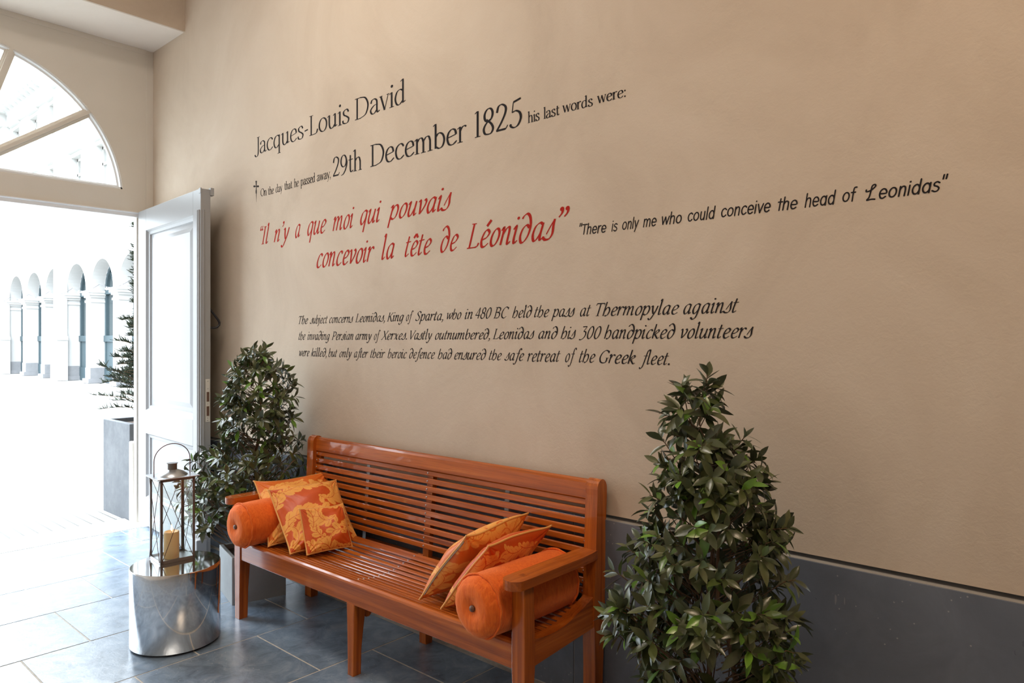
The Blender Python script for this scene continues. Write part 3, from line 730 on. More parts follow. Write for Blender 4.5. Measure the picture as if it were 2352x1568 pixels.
for s in (-1, 1):
    w1 = MB(); w1.tube([(-hx + .008, s * (hy + .002), .010), (hx - .008, s * (hy + .002), H1 - .010)], .0016, 5).tube([(hx - .008, s * (hy + .002), .010), (-hx + .008, s * (hy + .002), H1 - .010)], .0016, 5)
    link_mesh('wire_cross', w1, M['wire'], lan)
    w1 = MB(); w1.tube([(s * (hx + .002), -hy + .008, .010), (s * (hx + .002), hy - .008, H1 - .010)], .0016, 5).tube([(s * (hx + .002), hy - .008, .010), (s * (hx + .002), -hy + .008, H1 - .010)], .0016, 5)
    link_mesh('wire_cross', w1, M['wire'], lan)
    link_mesh('glass_pane', MB().box(-hx + .003, hx - .003, s * (hy - .0045) - .001, s * (hy - .0045) + .001, .008, H1 - .006), M['glass'], lan)
    link_mesh('glass_pane', MB().box(s * (hx - .0045) - .001, s * (hx - .0045) + .001, -hy + .006, hy - .006, .008, H1 - .006), M['glass'], lan)
can = thing('pillar_candle', 'lit ivory pillar candle burning inside the metal lantern', 'candle', (-3.950, 1.655, .4175))
link_mesh('wax', MB().lathe([(.037, 0), (.0385, .003), (.0385, .138), (.036, .142), (.030, .139), (.012, .134), (.002, .133)], (0, 0, 0), 36), M['wax'], can)
link_mesh('wick', MB().tube([(0, 0, .131), (.001, 0, .140), (.003, 0, .147)], .0012, 6), M['wick'], can)
link_mesh('flame', MB().lathe([(.0005, .143), (.0045, .149), (.0055, .155), (.004, .164), (.0018, .173), (.0004, .180)], (.003, 0, 0), 12), M['flame'], can)

# ---------------------------------------------------------------- potted laurels
def add_leaf(mb, p, d, nrm, L, W, bend, fold, R):
    d = d.normalized(); s = d.cross(nrm)
    if s.length < 1e-4: s = d.orthogonal()
    s.normalize(); nrm = s.cross(d).normalized(); n = 6; vs_ = []; q = Vector(p); dd = d.copy()
    ws = [.10, .62, .96, .92, .58, .04]; wob = R.uniform(-.08, .08)
    for i in range(n):
        w = ws[i] * W / 2; lift = nrm * (fold * w)
        vs_ += [tuple(q - s * w + lift), tuple(q), tuple(q + s * w + lift)]
        dd = (dd - nrm * bend / n + s * wob / n).normalized(); nrm = (nrm - dd * nrm.dot(dd)).normalized(); q = q + dd * L / (n - 1)
    fs = []
    for i in range(n - 1):
        a = 3 * i; fs += [(a, a + 1, a + 4, a + 3), (a + 1, a + 2, a + 5, a + 4)]
    mb.add(vs_, fs, True)
def laurel(label, loc, rz, shape, seed, nt, Lr, ymax, extra=(), psize=.34, ph=.285, trunks=((0, 0),), clear=None):
    """shape: list of (z, radius, offx, offy) in world axes"""
    t = thing('potted_laurel', label, 'plant', loc, 0, 'potted laurel cones')
    pm = link_mesh('planter', planter_mesh(psize, psize * .95, ph, .024), M['concrete'], t, bevel=.004); pm.rotation_euler = (0, 0, rz)
    so = link_mesh('soil', MB().box(-psize / 2 + .025, psize / 2 - .025, -psize / 2 + .03, psize / 2 - .03, ph - .12, ph - .03), M['soil'], t); so.rotation_euler = (0, 0, rz)
    R = random.Random(seed); lf = MB(); st = MB()
    zs = [s[0] for s in shape]
    def at_z(z):
        for a, b in zip(shape[:-1], shape[1:]):
            if a[0] <= z <= b[0]:
                k2 = (z - a[0]) / (b[0] - a[0]); return [a[i] + (b[i] - a[i]) * k2 for i in range(1, 4)]
        return list(shape[-1][1:])
    ztop = zs[-1]
    for tx, ty in trunks:
        P = []
        for j in range(9):
            z = ph - .06 + (ztop - ph) * .93 * j / 8; r, ox, oy = at_z(max(z, zs[0])); k2 = min(1, max(0, (z - .3) / .5)); P.append((tx * (1 - .8 * k2) + ox * k2 + R.uniform(-.01, .01), ty * (1 - .8 * k2) + oy * k2 + R.uniform(-.01, .01), z))
        st.tube(P, [.011 - .0085 * j / 8 for j in range(9)], 7)
    tips = []
    areas = []
    for a, b in zip(shape[:-1], shape[1:]): areas.append((a[1] + b[1]) * (b[0] - a[0]) + .0005)
    tot = sum(areas)
    for i in range(nt):
        x = R.uniform(0, tot); kk2 = 0
        while x > areas[kk2]: x -= areas[kk2]; kk2 += 1
        a, b = shape[kk2], shape[kk2 + 1]; z = R.uniform(a[0], b[0]); r, ox, oy = at_z(z); ang = R.uniform(0, 2 * PI)
        rr = r * R.choice((1.0, 1.0, .9, .75, .5)) * R.uniform(.80, 1.12)
        tips.append((Vector((ox + rr * math.cos(ang), oy + rr * math.sin(ang), z)), Vector((ox, oy, z)), ang))
    for e in extra:
        tips.append((Vector(e), Vector(at_z(e[2])[1:] + [e[2] - .08]), math.atan2(e[1], e[0])))
    yl = ymax - loc[1]
    for p, c, ang in tips:
        if p.y > yl - .02: p.y = yl - .02
        out = (p - c); rad = out.length; out = out.normalized() if rad > .01 else Vector((math.cos(ang), math.sin(ang), .4))
        d = (out + Vector((0, 0, R.uniform(.0, .65)))).normalized()
        base = c * .75 + p * .25 + Vector((0, 0, -min(.16, rad * .6)))
        mid = (base + p) / 2 + Vector((R.uniform(-.02, .02), R.uniform(-.02, .02), -.01))
        st.tube([base, mid, p, p + d * .035], [.0024, .002, .0017, .001], 5)
        m = R.randint(6, 9); g0 = R.uniform(0, 6.28)
        for j in range(m):
            a = g0 + j * 2.4; u = d.orthogonal().normalized(); w = d.cross(u)
            f = j / m; side = u * math.cos(a) + w * math.sin(a)
            q = p + d * (.045 * f - .012)
            ld = (side * (1.0 - .55 * f) + d * (.28 + .6 * f) + Vector((0, 0, R.uniform(-.45, .15)))).normalized()
            nr = (d * .8 + Vector((0, 0, .55)) + Vector((R.uniform(-.5, .5), R.uniform(-.5, .5), R.uniform(-.3, .3)))).normalized()
            L = Lr * R.uniform(.72, 1.18) * (1 - .25 * f)
            tip_y = q.y + ld.y * L
            if tip_y > yl: ld.y -= (tip_y - yl) / L; ld.normalize()
            if q.z + ld.z * L < .02: continue
            if clear and any(clear(loc[0] + w_.x, loc[1] + w_.y, w_.z) for w_ in (q, q + ld * L, q + ld * L * .6)): continue
            add_leaf(lf, q, ld, nr, L, L * R.uniform(.32, .42), R.uniform(-.1, .9), R.uniform(.1, .45), R)
    link_mesh('stem', st, M['stem'], t); link_mesh('foliage', lf, M['leaf'], t)
    return t
laurel('potted laurel behind the left end of the bench, in a grey concrete box', (-4.235, 2.275, 0), math.radians(-14),
       [(.40, .28, -.22, .0), (.55, .34, -.20, .0), (.70, .34, -.12, .0), (.85, .31, -.01, .02), (1.0, .215, .05, .03), (1.15, .19, .05, .03), (1.30, .19, .05, .03), (1.40, .14, .05, .02), (1.47, .10, .04, .02), (1.51, .05, .03, .02)],
       21, 330, .080, 2.54, extra=[(.06, .05, 1.52), (.02, .0, 1.515), (-.42, -.06, .47), (-.46, -.02, .56), (.40, .04, .86), (-.40, -.05, .80)], trunks=((0, 0), (-.03, .02)), clear=lambda x, y, z: x > -3.955 and z < 1.03)
laurel('potted laurel to the right of the bench, nearest the camera', (-1.10, 2.20, 0), math.radians(-10),
       [(.36, .18, .04, -.02), (.50, .22, .03, -.03), (.64, .265, .02, -.03), (.78, .265, .02, -.03), (.92, .22, .03, -.02), (1.05, .17, .03, 0), (1.15, .15, .03, 0), (1.22, .115, .0, 0), (1.30, .07, -.04, 0), (1.38, .06, -.05, 0), (1.44, .03, -.02, 0)],
       33, 330, .082, 2.55, extra=[(.0, 0, 1.455), (-.08, 0, 1.41), (.0, .0, 1.42), (.12, .0, 1.27), (.17, .02, 1.13), (.20, .0, .95), (-.14, -.02, 1.24), (.03, -.05, 1.36)], trunks=((0, 0), (.15, -.02)))

# ---------------------------------------------------------------- lettering on the plaster wall
# every word: (line, text, x0, z0, x1, z1, x-height at start, x-height at end) in metres on the wall
WORDS=[
(0,'Jacques-',-4.809,2.920,-4.116,2.926,0.0840,0.0850),
(0,'Louis',-4.099,2.925,-3.657,2.927,0.0880,0.0870),
(0,'David',-3.601,2.926,-3.125,2.931,0.0880,0.0860),
(1,'†',-4.824,2.629,-4.744,2.618,0.0370,0.0370),
(1,'On',-4.722,2.614,-4.638,2.611,0.0360,0.0370),
(1,'the',-4.618,2.611,-4.543,2.611,0.0350,0.0350),
(1,'day',-4.519,2.612,-4.430,2.612,0.0360,0.0360),
(1,'that',-4.404,2.615,-4.306,2.615,0.0360,0.0360),
(1,'he',-4.282,2.616,-4.226,2.616,0.0360,0.0370),
(1,'passed',-4.203,2.616,-4.032,2.616,0.0380,0.0380),
(1,'away,',-4.011,2.616,-3.857,2.617,0.0390,0.0390),
(2,'29th',-3.833,2.618,-3.531,2.618,0.0820,0.0810),
(2,'December',-3.448,2.619,-2.636,2.624,0.0870,0.0830),
(2,'1825',-2.578,2.628,-2.257,2.629,0.0910,0.0880),
(3,'his',-2.221,2.632,-2.147,2.632,0.0340,0.0350),
(3,'last',-2.124,2.632,-2.028,2.632,0.0340,0.0340),
(3,'words',-2.012,2.637,-1.841,2.633,0.0330,0.0330),
(3,'were:',-1.819,2.637,-1.670,2.635,0.0330,0.0320),
(4,'“Il',-4.727,2.271,-4.600,2.273,0.0840,0.0820),
(4,'n’y',-4.543,2.271,-4.337,2.276,0.0810,0.0810),
(4,'a',-4.270,2.276,-4.203,2.280,0.0830,0.0820),
(4,'que',-4.123,2.278,-3.903,2.278,0.0850,0.0830),
(4,'moi',-3.837,2.278,-3.608,2.280,0.0840,0.0820),
(4,'qui',-3.550,2.287,-3.344,2.286,0.0810,0.0810),
(4,'pouvais',-3.291,2.286,-2.747,2.287,0.0780,0.0800),
(5,'concevoir',-4.015,2.059,-3.408,2.059,0.0870,0.0850),
(5,'la',-3.344,2.063,-3.220,2.063,0.0850,0.0850),
(5,'tête',-3.134,2.063,-2.904,2.064,0.0810,0.0810),
(5,'de',-2.838,2.065,-2.695,2.066,0.0830,0.0820),
(5,'Léonidas”',-2.635,2.065,-1.968,2.064,0.0860,0.0830),
(6,'"There',-1.915,2.069,-1.769,2.066,0.0320,0.0320),
(6,'is',-1.743,2.067,-1.711,2.066,0.0320,0.0330),
(6,'only',-1.688,2.068,-1.604,2.069,0.0330,0.0320),
(6,'me',-1.585,2.069,-1.520,2.068,0.0330,0.0330),
(6,'who',-1.496,2.070,-1.405,2.067,0.0330,0.0330),
(6,'could',-1.379,2.070,-1.259,2.069,0.0330,0.0330),
(6,'conceive',-1.237,2.071,-1.042,2.070,0.0330,0.0330),
(6,'the',-1.016,2.070,-0.944,2.069,0.0320,0.0320),
(6,'head',-0.920,2.070,-0.812,2.069,0.0330,0.0330),
(6,'of',-0.792,2.073,-0.742,2.071,0.0320,0.0330),
(6,'Leonidas"',-0.718,2.068,-0.474,2.070,0.0330,0.0320),
(7,'The',-4.228,1.699,-4.113,1.699,0.0350,0.0350),
(7,'subject',-4.091,1.700,-3.889,1.700,0.0350,0.0340),
(7,'concerns',-3.874,1.701,-3.618,1.700,0.0340,0.0340),
(7,'Leonidas,',-3.598,1.701,-3.312,1.702,0.0350,0.0330),
(7,'King',-3.293,1.701,-3.140,1.701,0.0340,0.0340),
(7,'of',-3.122,1.701,-3.057,1.702,0.0340,0.0330),
(7,'Sparta,',-3.042,1.701,-2.815,1.700,0.0350,0.0340),
(7,'who',-2.786,1.704,-2.675,1.704,0.0340,0.0340),
(7,'in',-2.651,1.703,-2.593,1.704,0.0340,0.0340),
(7,'480',-2.573,1.704,-2.458,1.703,0.0380,0.0370),
(7,'BC',-2.446,1.703,-2.340,1.703,0.0370,0.0370),
(7,'held',-2.321,1.703,-2.193,1.703,0.0350,0.0350),
(7,'the',-2.181,1.703,-2.088,1.703,0.0350,0.0350),
(7,'pass',-2.077,1.703,-1.939,1.702,0.0350,0.0350),
(7,'at',-1.912,1.702,-1.850,1.702,0.0360,0.0360),
(7,'Thermopylae',-1.826,1.701,-1.416,1.700,0.0380,0.0370),
(7,'against',-1.399,1.700,-1.164,1.701,0.0390,0.0390),
(8,'the',-4.228,1.594,-4.145,1.595,0.0350,0.0350),
(8,'invading',-4.121,1.594,-3.866,1.594,0.0350,0.0350),
(8,'Persian',-3.846,1.594,-3.618,1.595,0.0350,0.0340),
(8,'army',-3.596,1.595,-3.434,1.595,0.0340,0.0340),
(8,'of',-3.414,1.595,-3.352,1.595,0.0340,0.0340),
(8,'Xerxes.',-3.347,1.595,-3.114,1.597,0.0350,0.0340),
(8,'Vastly',-3.085,1.597,-2.901,1.597,0.0340,0.0340),
(8,'outnumbered,',-2.880,1.597,-2.470,1.599,0.0340,0.0330),
(8,'Leonidas',-2.451,1.599,-2.178,1.601,0.0350,0.0350),
(8,'and',-2.155,1.601,-2.037,1.601,0.0350,0.0350),
(8,'his',-2.022,1.601,-1.933,1.601,0.0360,0.0360),
(8,'300',-1.918,1.601,-1.795,1.601,0.0380,0.0370),
(8,'handpicked',-1.782,1.601,-1.433,1.602,0.0380,0.0370),
(8,'volunteers',-1.410,1.602,-1.107,1.604,0.0380,0.0380),
(9,'were',-4.221,1.486,-4.097,1.487,0.0350,0.0340),
(9,'killed,',-4.079,1.487,-3.902,1.487,0.0340,0.0340),
(9,'but',-3.881,1.487,-3.783,1.488,0.0340,0.0330),
(9,'only',-3.764,1.487,-3.632,1.488,0.0340,0.0330),
(9,'after',-3.611,1.488,-3.469,1.489,0.0340,0.0330),
(9,'their',-3.450,1.489,-3.309,1.490,0.0340,0.0330),
(9,'heroic',-3.287,1.490,-3.113,1.491,0.0340,0.0340),
(9,'defence',-3.094,1.492,-2.880,1.493,0.0340,0.0340),
(9,'had',-2.858,1.493,-2.745,1.494,0.0340,0.0340),
(9,'ensured',-2.729,1.493,-2.496,1.495,0.0350,0.0340),
(9,'the',-2.478,1.495,-2.389,1.495,0.0340,0.0340),
(9,'safe',-2.372,1.495,-2.243,1.495,0.0350,0.0350),
(9,'retreat',-2.225,1.492,-2.022,1.495,0.0380,0.0370),
(9,'of',-1.996,1.495,-1.928,1.495,0.0380,0.0380),
(9,'the',-1.918,1.495,-1.827,1.496,0.0380,0.0370),
(9,'Greek',-1.807,1.495,-1.620,1.494,0.0380,0.0370),
(9,'fleet.',-1.606,1.494,-1.459,1.494,0.0360,0.0360),
]
# pen strokes: ('S', points..) smooth stroke, ('P', ..) straight stroke, ('O', cx, cy, rx, ry, tilt) bowl, ('H', ..) hairline, ('D', x, y, r) dot, ('V', x, y, w) serif, ('F', x, y) flag serif, ('T', ..) tapered stroke
As, Cp, De = 1.62, 1.46, -.52
def I(x, y0, y1, t=0, b=0):
    o = [('P', (x, y0), (x, y1))]
    if t == 1: o.append(('H', (x - .19, y1 - .12), (x - .02, y1 - .01)))
    if t == 2: o.append(('V', x, y1 - .02, .19))
    if b == 2: o.append(('V', x, y0 + .02, .19))
    if b == 3: o.append(('H', (x, y0 + .02), (x + .20, y0 + .10)))
    return o
BOWL_D = [('S', (.70, .86), (.48, .985), (.22, .86), (.09, .46), (.20, .09), (.42, .01), (.70, .24))]
BOWL_B = [('S', (.16, .76), (.40, .985), (.68, .86), (.80, .5), (.68, .12), (.42, .01), (.16, .16))]
ROM = {
 'a': (.84, [('S', (.12, .74), (.2, .94), (.42, .99), (.6, .86), (.63, .6), (.63, .2), (.70, .04), (.86, .12)), ('S', (.63, .60), (.36, .54), (.10, .30), (.18, .05), (.40, .02), (.63, .24))]),
 'b': (.92, I(.16, .04, As, 1) + BOWL_B), 'c': (.80, [('S', (.74, .80), (.60, .97), (.40, .985), (.17, .80), (.09, .46), (.21, .10), (.46, .01), (.77, .20))]),
 'd': (.96, BOWL_D + I(.70, .05, As, 1, 3)), 'e': (.82, [('H', (.12, .50), (.72, .62)), ('S', (.72, .62), (.64, .90), (.42, .985), (.19, .82), (.09, .46), (.20, .10), (.46, .01), (.77, .20))]),
 'h': (.92, I(.16, 0, As, 1, 2) + [('S', (.16, .74), (.38, .97), (.60, .95), (.70, .68))] + I(.70, 0, .72, 0, 2)), 'i': (.36, I(.18, 0, 1, 1, 2) + [('D', .19, 1.40, .10)]),
 'l': (.36, I(.18, 0, As, 1, 2)), 'm': (1.42, I(.16, 0, 1, 1, 2) + [('S', (.16, .74), (.36, .97), (.56, .95), (.66, .68)), ('S', (.66, .74), (.88, .97), (1.08, .95), (1.18, .68))] + I(.66, 0, .72, 0, 2) + I(1.18, 0, .72, 0, 2)),
 'n': (.92, I(.16, 0, 1, 1, 2) + [('S', (.16, .74), (.38, .97), (.60, .95), (.70, .68))] + I(.70, 0, .72, 0, 2)), 'o': (.88, [('O', .44, .495, .355, .49, 0)]),
 'p': (.94, I(.16, De, 1, 1, 2) + BOWL_B), 'q': (.94, BOWL_D + I(.70, De, 1, 0, 2)), 'r': (.62, I(.16, 0, 1, 1, 2) + [('S', (.16, .70), (.30, .92), (.46, 1.0), (.60, .93))]),
 's': (.68, [('S', (.58, .78), (.48, .96), (.32, .985), (.14, .86), (.18, .64), (.42, .48), (.60, .30), (.52, .06), (.32, .01), (.12, .08), (.07, .26))]),
 't': (.60, [('S', (.26, 1.30), (.26, .28), (.36, .04), (.58, .14)), ('H', (.06, .95), (.54, .98))]), 'u': (.94, [('F', .16, 1), ('S', (.16, 1), (.16, .32), (.28, .04), (.48, .04), (.70, .28))] + I(.70, .05, 1, 1, 3)),
 'v': (.80, [('P', (.10, 1), (.42, 0)), ('H', (.42, .02), (.72, 1)), ('V', .10, .98, .14), ('V', .70, .98, .12)]), 'w': (1.24, [('P', (.10, 1), (.38, 0)), ('H', (.38, .02), (.62, .98)), ('P', (.62, .98), (.88, 0)), ('H', (.88, .02), (1.14, 1)), ('V', .10, .98, .14), ('V', 1.13, .98, .12)]),
 'y': (.82, [('P', (.10, 1), (.44, .02)), ('H', (.76, 1), (.44, .02), (.26, -.42), (.08, -.46)), ('V', .10, .98, .14), ('V', .74, .98, .12)]),
 'J': (.56, [('S', (.42, Cp), (.42, .25), (.34, -.10), (.14, -.16), (-.02, .02)), ('V', .42, Cp - .02, .18)]), 'L': (.90, I(.20, 0, Cp, 2, 0) + [('H', (.02, .02), (.66, .03)), ('S', (.55, .02), (.74, .10), (.84, .34))]),
 'D': (1.30, I(.22, 0, Cp, 0, 0) + [('H', (.02, Cp - .02), (.55, Cp - .02)), ('H', (.02, .02), (.55, .02)), ('S', (.5, Cp - .02), (.95, 1.30), (1.18, .78), (.98, .20), (.5, .02))]), 'O': (1.30, [('O', .65, .73, .56, .73, 0)]),
 '1': (.60, I(.32, 0, Cp, 1, 2)), '2': (.84, [('S', (.10, 1.06), (.20, 1.38), (.42, 1.46), (.66, 1.28), (.64, .94), (.38, .46), (.08, .05)), ('P', (.06, .06), (.66, .06)), ('H', (.66, .04), (.80, .24))]),
 '5': (.86, [('P', (.30, 1.40), (.76, 1.52)), ('H', (.30, 1.40), (.22, .84)), ('S', (.22, .84), (.46, .90), (.70, .74), (.76, .42), (.58, .08), (.32, .0), (.10, .12)), ('D', .12, .16, .08)]),
 '8': (.88, [('O', .44, 1.08, .27, .36, .1), ('S', (.30, .84), (.62, .56), (.74, .28), (.62, .05), (.42, .01), (.20, .08), (.12, .34), (.26, .60), (.56, .82))]), '9': (.86, [('O', .40, 1.0, .30, .44, 0), ('S', (.70, 1.10), (.76, .80), (.62, .34), (.38, .04), (.14, -.06))]),
 ',': (.34, [('D', .16, .07, .10), ('H', (.22, .06), (.18, -.16), (.06, -.28))]), ':': (.34, [('D', .16, .08, .11), ('D', .16, .84, .11)]), '-': (.50, [('P', (.08, .50), (.42, .54))]),
 '†': (1.0, [('T', (.5, 3.0), (.5, 1.2), (.5, -1.15)), ('P', (.5, 2.98), (.5, 2.5)), ('D', .5, 2.86, .15), ('D', .5, 2.66, .12), ('P', (.5, 1.25), (.5, .55)), ('D', .5, .92, .12), ('H', (.12, 1.92), (.88, 1.92)), ('D', .15, 1.92, .20), ('D', .85, 1.92, .20), ('D', .5, 1.92, .13)]),
}
IBOWL = ('S', (.60, .92), (.44, .99), (.20, .80), (.10, .36), (.20, .03), (.36, .07), (.56, .44), (.64, .98))
ID = ('S', (.60, .80), (.42, .96), (.20, .78), (.10, .36), (.20, .02), (.40, .05), (.60, .40), (.66, .92), (.54, 1.40), (.34, 1.60), (.14, 1.50), (.06, 1.34))
IN = lambda x: [('S', (x + .04, .52), (x + .24, .90), (x + .42, .98), (x + .46, .76), (x + .42, .20), (x + .47, .02), (x + .62, .16))]
ITA = {
 'a': (.80, [IBOWL, ('S', (.64, .98), (.56, .30), (.60, .03), (.76, .16))]), 'b': (.76, [('S', (.20, 1.62), (.12, .40), (.18, .06), (.36, .01), (.58, .20), (.66, .60), (.58, .92), (.40, .93), (.22, .70), (.13, .42))]),
 'c': (.66, [('D', .57, .84, .06), ('S', (.60, .86), (.48, .98), (.28, .88), (.12, .46), (.16, .10), (.34, .01), (.60, .20))]), 'd': (.78, [ID]),
 'e': (.68, [('S', (.13, .42), (.44, .54), (.60, .80), (.46, .98), (.26, .86), (.12, .44), (.18, .08), (.36, .01), (.62, .20))]), 'f': (.56, [('D', .76, 1.50, .07), ('S', (.78, 1.52), (.66, 1.66), (.50, 1.48), (.36, .60), (.22, -.22), (.04, -.52), (-.10, -.44)), ('D', -.08, -.42, .07), ('H', (.14, .95), (.62, .99))]),
 'g': (.80, [IBOWL, ('S', (.64, .98), (.56, .20), (.44, -.36), (.22, -.56), (.04, -.44)), ('D', .05, -.42, .09)]), 'h': (.78, [('S', (.22, 1.60), (.12, .80), (.06, 0)), ('S', (.12, .54), (.32, .92), (.54, .92), (.64, .60), (.54, .18), (.34, -.02), (.26, .06))]),
 'i': (.40, [('S', (.02, .80), (.18, .98), (.12, .26), (.18, .02), (.36, .16)), ('D', .22, 1.42, .085)]), 'j': (.40, [('S', (.04, .80), (.20, .98), (.12, .0), (-.02, -.42), (-.22, -.50)), ('D', .22, 1.42, .085)]),
 'k': (.72, [('S', (.20, 1.60), (.12, .80), (.06, 0)), ('S', (.12, .48), (.36, .86), (.54, .96), (.56, .74), (.20, .46)), ('S', (.22, .48), (.44, .14), (.56, .01), (.72, .12))]), 'l': (.40, [('S', (.08, 1.50), (.20, 1.62), (.12, .26), (.18, .02), (.36, .16))]),
 'm': (1.18, [('S', (.02, .82), (.16, .98), (.08, 0)), ('S', (.12, .52), (.32, .90), (.50, .98), (.54, .76), (.46, 0)), ('S', (.50, .52), (.72, .90), (.88, .98), (.92, .76), (.88, .20), (.93, .02), (1.08, .16))]), 'n': (.78, [('S', (.02, .82), (.16, .98), (.08, 0))] + IN(.08)),
 'o': (.70, [('O', .35, .49, .245, .49, .16)]), 'p': (.76, [('S', (.02, .84), (.18, .98), (.10, .2), (.02, -.58)), ('S', (.12, .50), (.34, .92), (.56, .96), (.66, .64), (.54, .16), (.32, .01), (.10, .14))]), 'q': (.76, [IBOWL, ('S', (.64, .98), (.56, .2), (.48, -.58))]),
 'r': (.58, [('S', (.02, .82), (.16, .98), (.08, 0)), ('S', (.12, .52), (.30, .88), (.46, .98), (.56, .90)), ('D', .55, .88, .06)]), 's': (.58, [('H', (.48, 1.10), (.26, .64), (.12, .30)), ('S', (.48, 1.10), (.46, .74), (.48, .32), (.35, .05), (.12, .0), (-.04, .10)), ('D', -.04, .14, .075)]),
 't': (.48, [('S', (.26, 1.36), (.12, .32), (.18, .02), (.40, .18)), ('H', (.02, .95), (.48, 1.0))]), 'u': (.80, [('S', (.02, .82), (.18, .98), (.10, .30), (.18, .02), (.36, .10), (.58, .56)), ('S', (.64, .98), (.56, .30), (.60, .03), (.76, .16))]),
 'v': (.68, [('S', (.02, .86), (.16, .96), (.20, .50), (.22, .02)), ('S', (.22, .02), (.50, .46), (.62, .80), (.54, .98), (.44, .90))]), 'w': (1.02, [('S', (.02, .86), (.16, .96), (.18, .50), (.22, .02)), ('H', (.22, .02), (.56, .90)), ('S', (.56, .96), (.56, .50), (.60, .02)), ('S', (.60, .02), (.86, .46), (.96, .80), (.90, .98), (.80, .90))]),
 'x': (.74, [('S', (.06, .88), (.20, .96), (.32, .56), (.46, .06), (.64, .10)), ('H', (.04, .02), (.34, .46), (.66, .96))]), 'y': (.72, [('S', (.02, .86), (.16, .96), (.22, .50), (.34, .08)), ('S', (.64, .98), (.52, .40), (.34, -.10), (.14, -.52), (-.04, -.46)), ('D', -.03, -.44, .08)]),
 'I': (.46, [('S', (.24, 1.46), (.14, 0)), ('V', .24, 1.44, .17), ('V', .14, .02, .17)]), 'L': (.84, [('S', (.28, 1.46), (.16, .03)), ('V', .28, 1.44, .17), ('H', (0, .03), (.62, .04)), ('S', (.55, .03), (.72, .10), (.80, .28))]),
 'T': (.90, [('S', (.50, 1.44), (.36, 0)), ('P', (.10, 1.43), (.94, 1.43)), ('H', (.10, 1.43), (.05, 1.20)), ('H', (.94, 1.43), (.92, 1.22)), ('V', .36, .02, .17)]), 'K': (.96, [('S', (.28, 1.46), (.14, 0)), ('V', .28, 1.44, .16), ('V', .14, .02, .16), ('H', (.20, .66), (.88, 1.44)), ('S', (.42, .90), (.64, .36), (.80, .02), (1.0, .04)), ('V', .86, 1.44, .12)]),
 'S': (.80, [('S', (.76, 1.20), (.64, 1.40), (.44, 1.44), (.24, 1.24), (.30, .96), (.52, .70), (.62, .40), (.48, .08), (.24, .0), (.04, .12)), ('H', (.76, 1.42), (.72, 1.12)), ('H', (.04, .32), (.04, .02))]), 'B': (.94, [('S', (.30, 1.46), (.16, 0)), ('H', (.10, 1.44), (.5, 1.44)), ('H', (0, .02), (.5, .02)), ('S', (.45, 1.44), (.74, 1.36), (.80, 1.08), (.62, .84), (.28, .78)), ('S', (.40, .80), (.72, .70), (.78, .38), (.64, .08), (.40, .02))]),
 'C': (1.0, [('S', (.98, 1.22), (.84, 1.40), (.60, 1.44), (.30, 1.16), (.14, .62), (.24, .16), (.52, .0), (.86, .22)), ('H', (.99, 1.42), (.94, 1.12))]), 'P': (.88, [('S', (.30, 1.46), (.16, 0)), ('H', (.08, 1.44), (.5, 1.44)), ('V', .16, .02, .17), ('S', (.45, 1.44), (.76, 1.34), (.82, 1.02), (.64, .72), (.26, .68))]),
 'X': (.94, [('S', (.26, 1.44), (.50, .74), (.80, .02)), ('H', (.02, .02), (.98, 1.44)), ('V', .26, 1.44, .14), ('V', .94, 1.44, .13), ('V', .04, .02, .13), ('V', .80, .02, .14)]), 'V': (.88, [('S', (.14, 1.44), (.24, .8), (.34, .02)), ('H', (.34, .02), (.94, 1.44)), ('V', .14, 1.44, .15), ('V', .94, 1.44, .13)]),
 'G': (1.08, [('S', (.98, 1.20), (.84, 1.40), (.60, 1.44), (.30, 1.16), (.14, .62), (.24, .16), (.50, .0), (.80, .10), (.88, .58)), ('V', .90, .58, .16), ('H', (.99, 1.42), (.94, 1.12))]),
 '4': (.84, [('H', (.10, .44), (.70, 1.46)), ('P', (.08, .44), (.80, .44)), ('S', (.70, 1.46), (.56, 0))]), '8': (.84, [('O', .52, 1.08, .23, .36, .12), ('O', .42, .38, .30, .38, .12)]), '0': (.84, [('O', .46, .72, .30, .72, .14)]), '3': (.80, [('P', (.22, 1.40), (.74, 1.44)), ('H', (.74, 1.44), (.40, .88)), ('S', (.40, .88), (.66, .78), (.68, .42), (.50, .08), (.22, -.12), (.0, -.10))]),
 ',': (.34, [('D', .14, .07, .09), ('H', (.20, .06), (.14, -.20), (.0, -.30))]), '.': (.34, [('D', .14, .08, .11)]), '’': (.26, [('D', .16, 1.50, .10), ('H', (.22, 1.48), (.18, 1.30), (.06, 1.16))]),
 '“': (.42, [('D', .08, 1.24, .09), ('H', (.03, 1.26), (.06, 1.44), (.14, 1.54)), ('D', .30, 1.24, .09), ('H', (.25, 1.26), (.28, 1.44), (.36, 1.54))]), '”': (.60, [('D', .20, 1.60, .12), ('S', (.27, 1.60), (.24, 1.36), (.10, 1.16)), ('D', .52, 1.60, .12), ('S', (.59, 1.60), (.56, 1.36), (.42, 1.16))]),
}
ITA['é'] = (ITA['e'][0], ITA['e'][1] + [('P', (.36, 1.20), (.60, 1.54))]); ITA['ê'] = (ITA['e'][0], ITA['e'][1] + [('P', (.20, 1.20), (.40, 1.46)), ('P', (.40, 1.46), (.56, 1.20))])
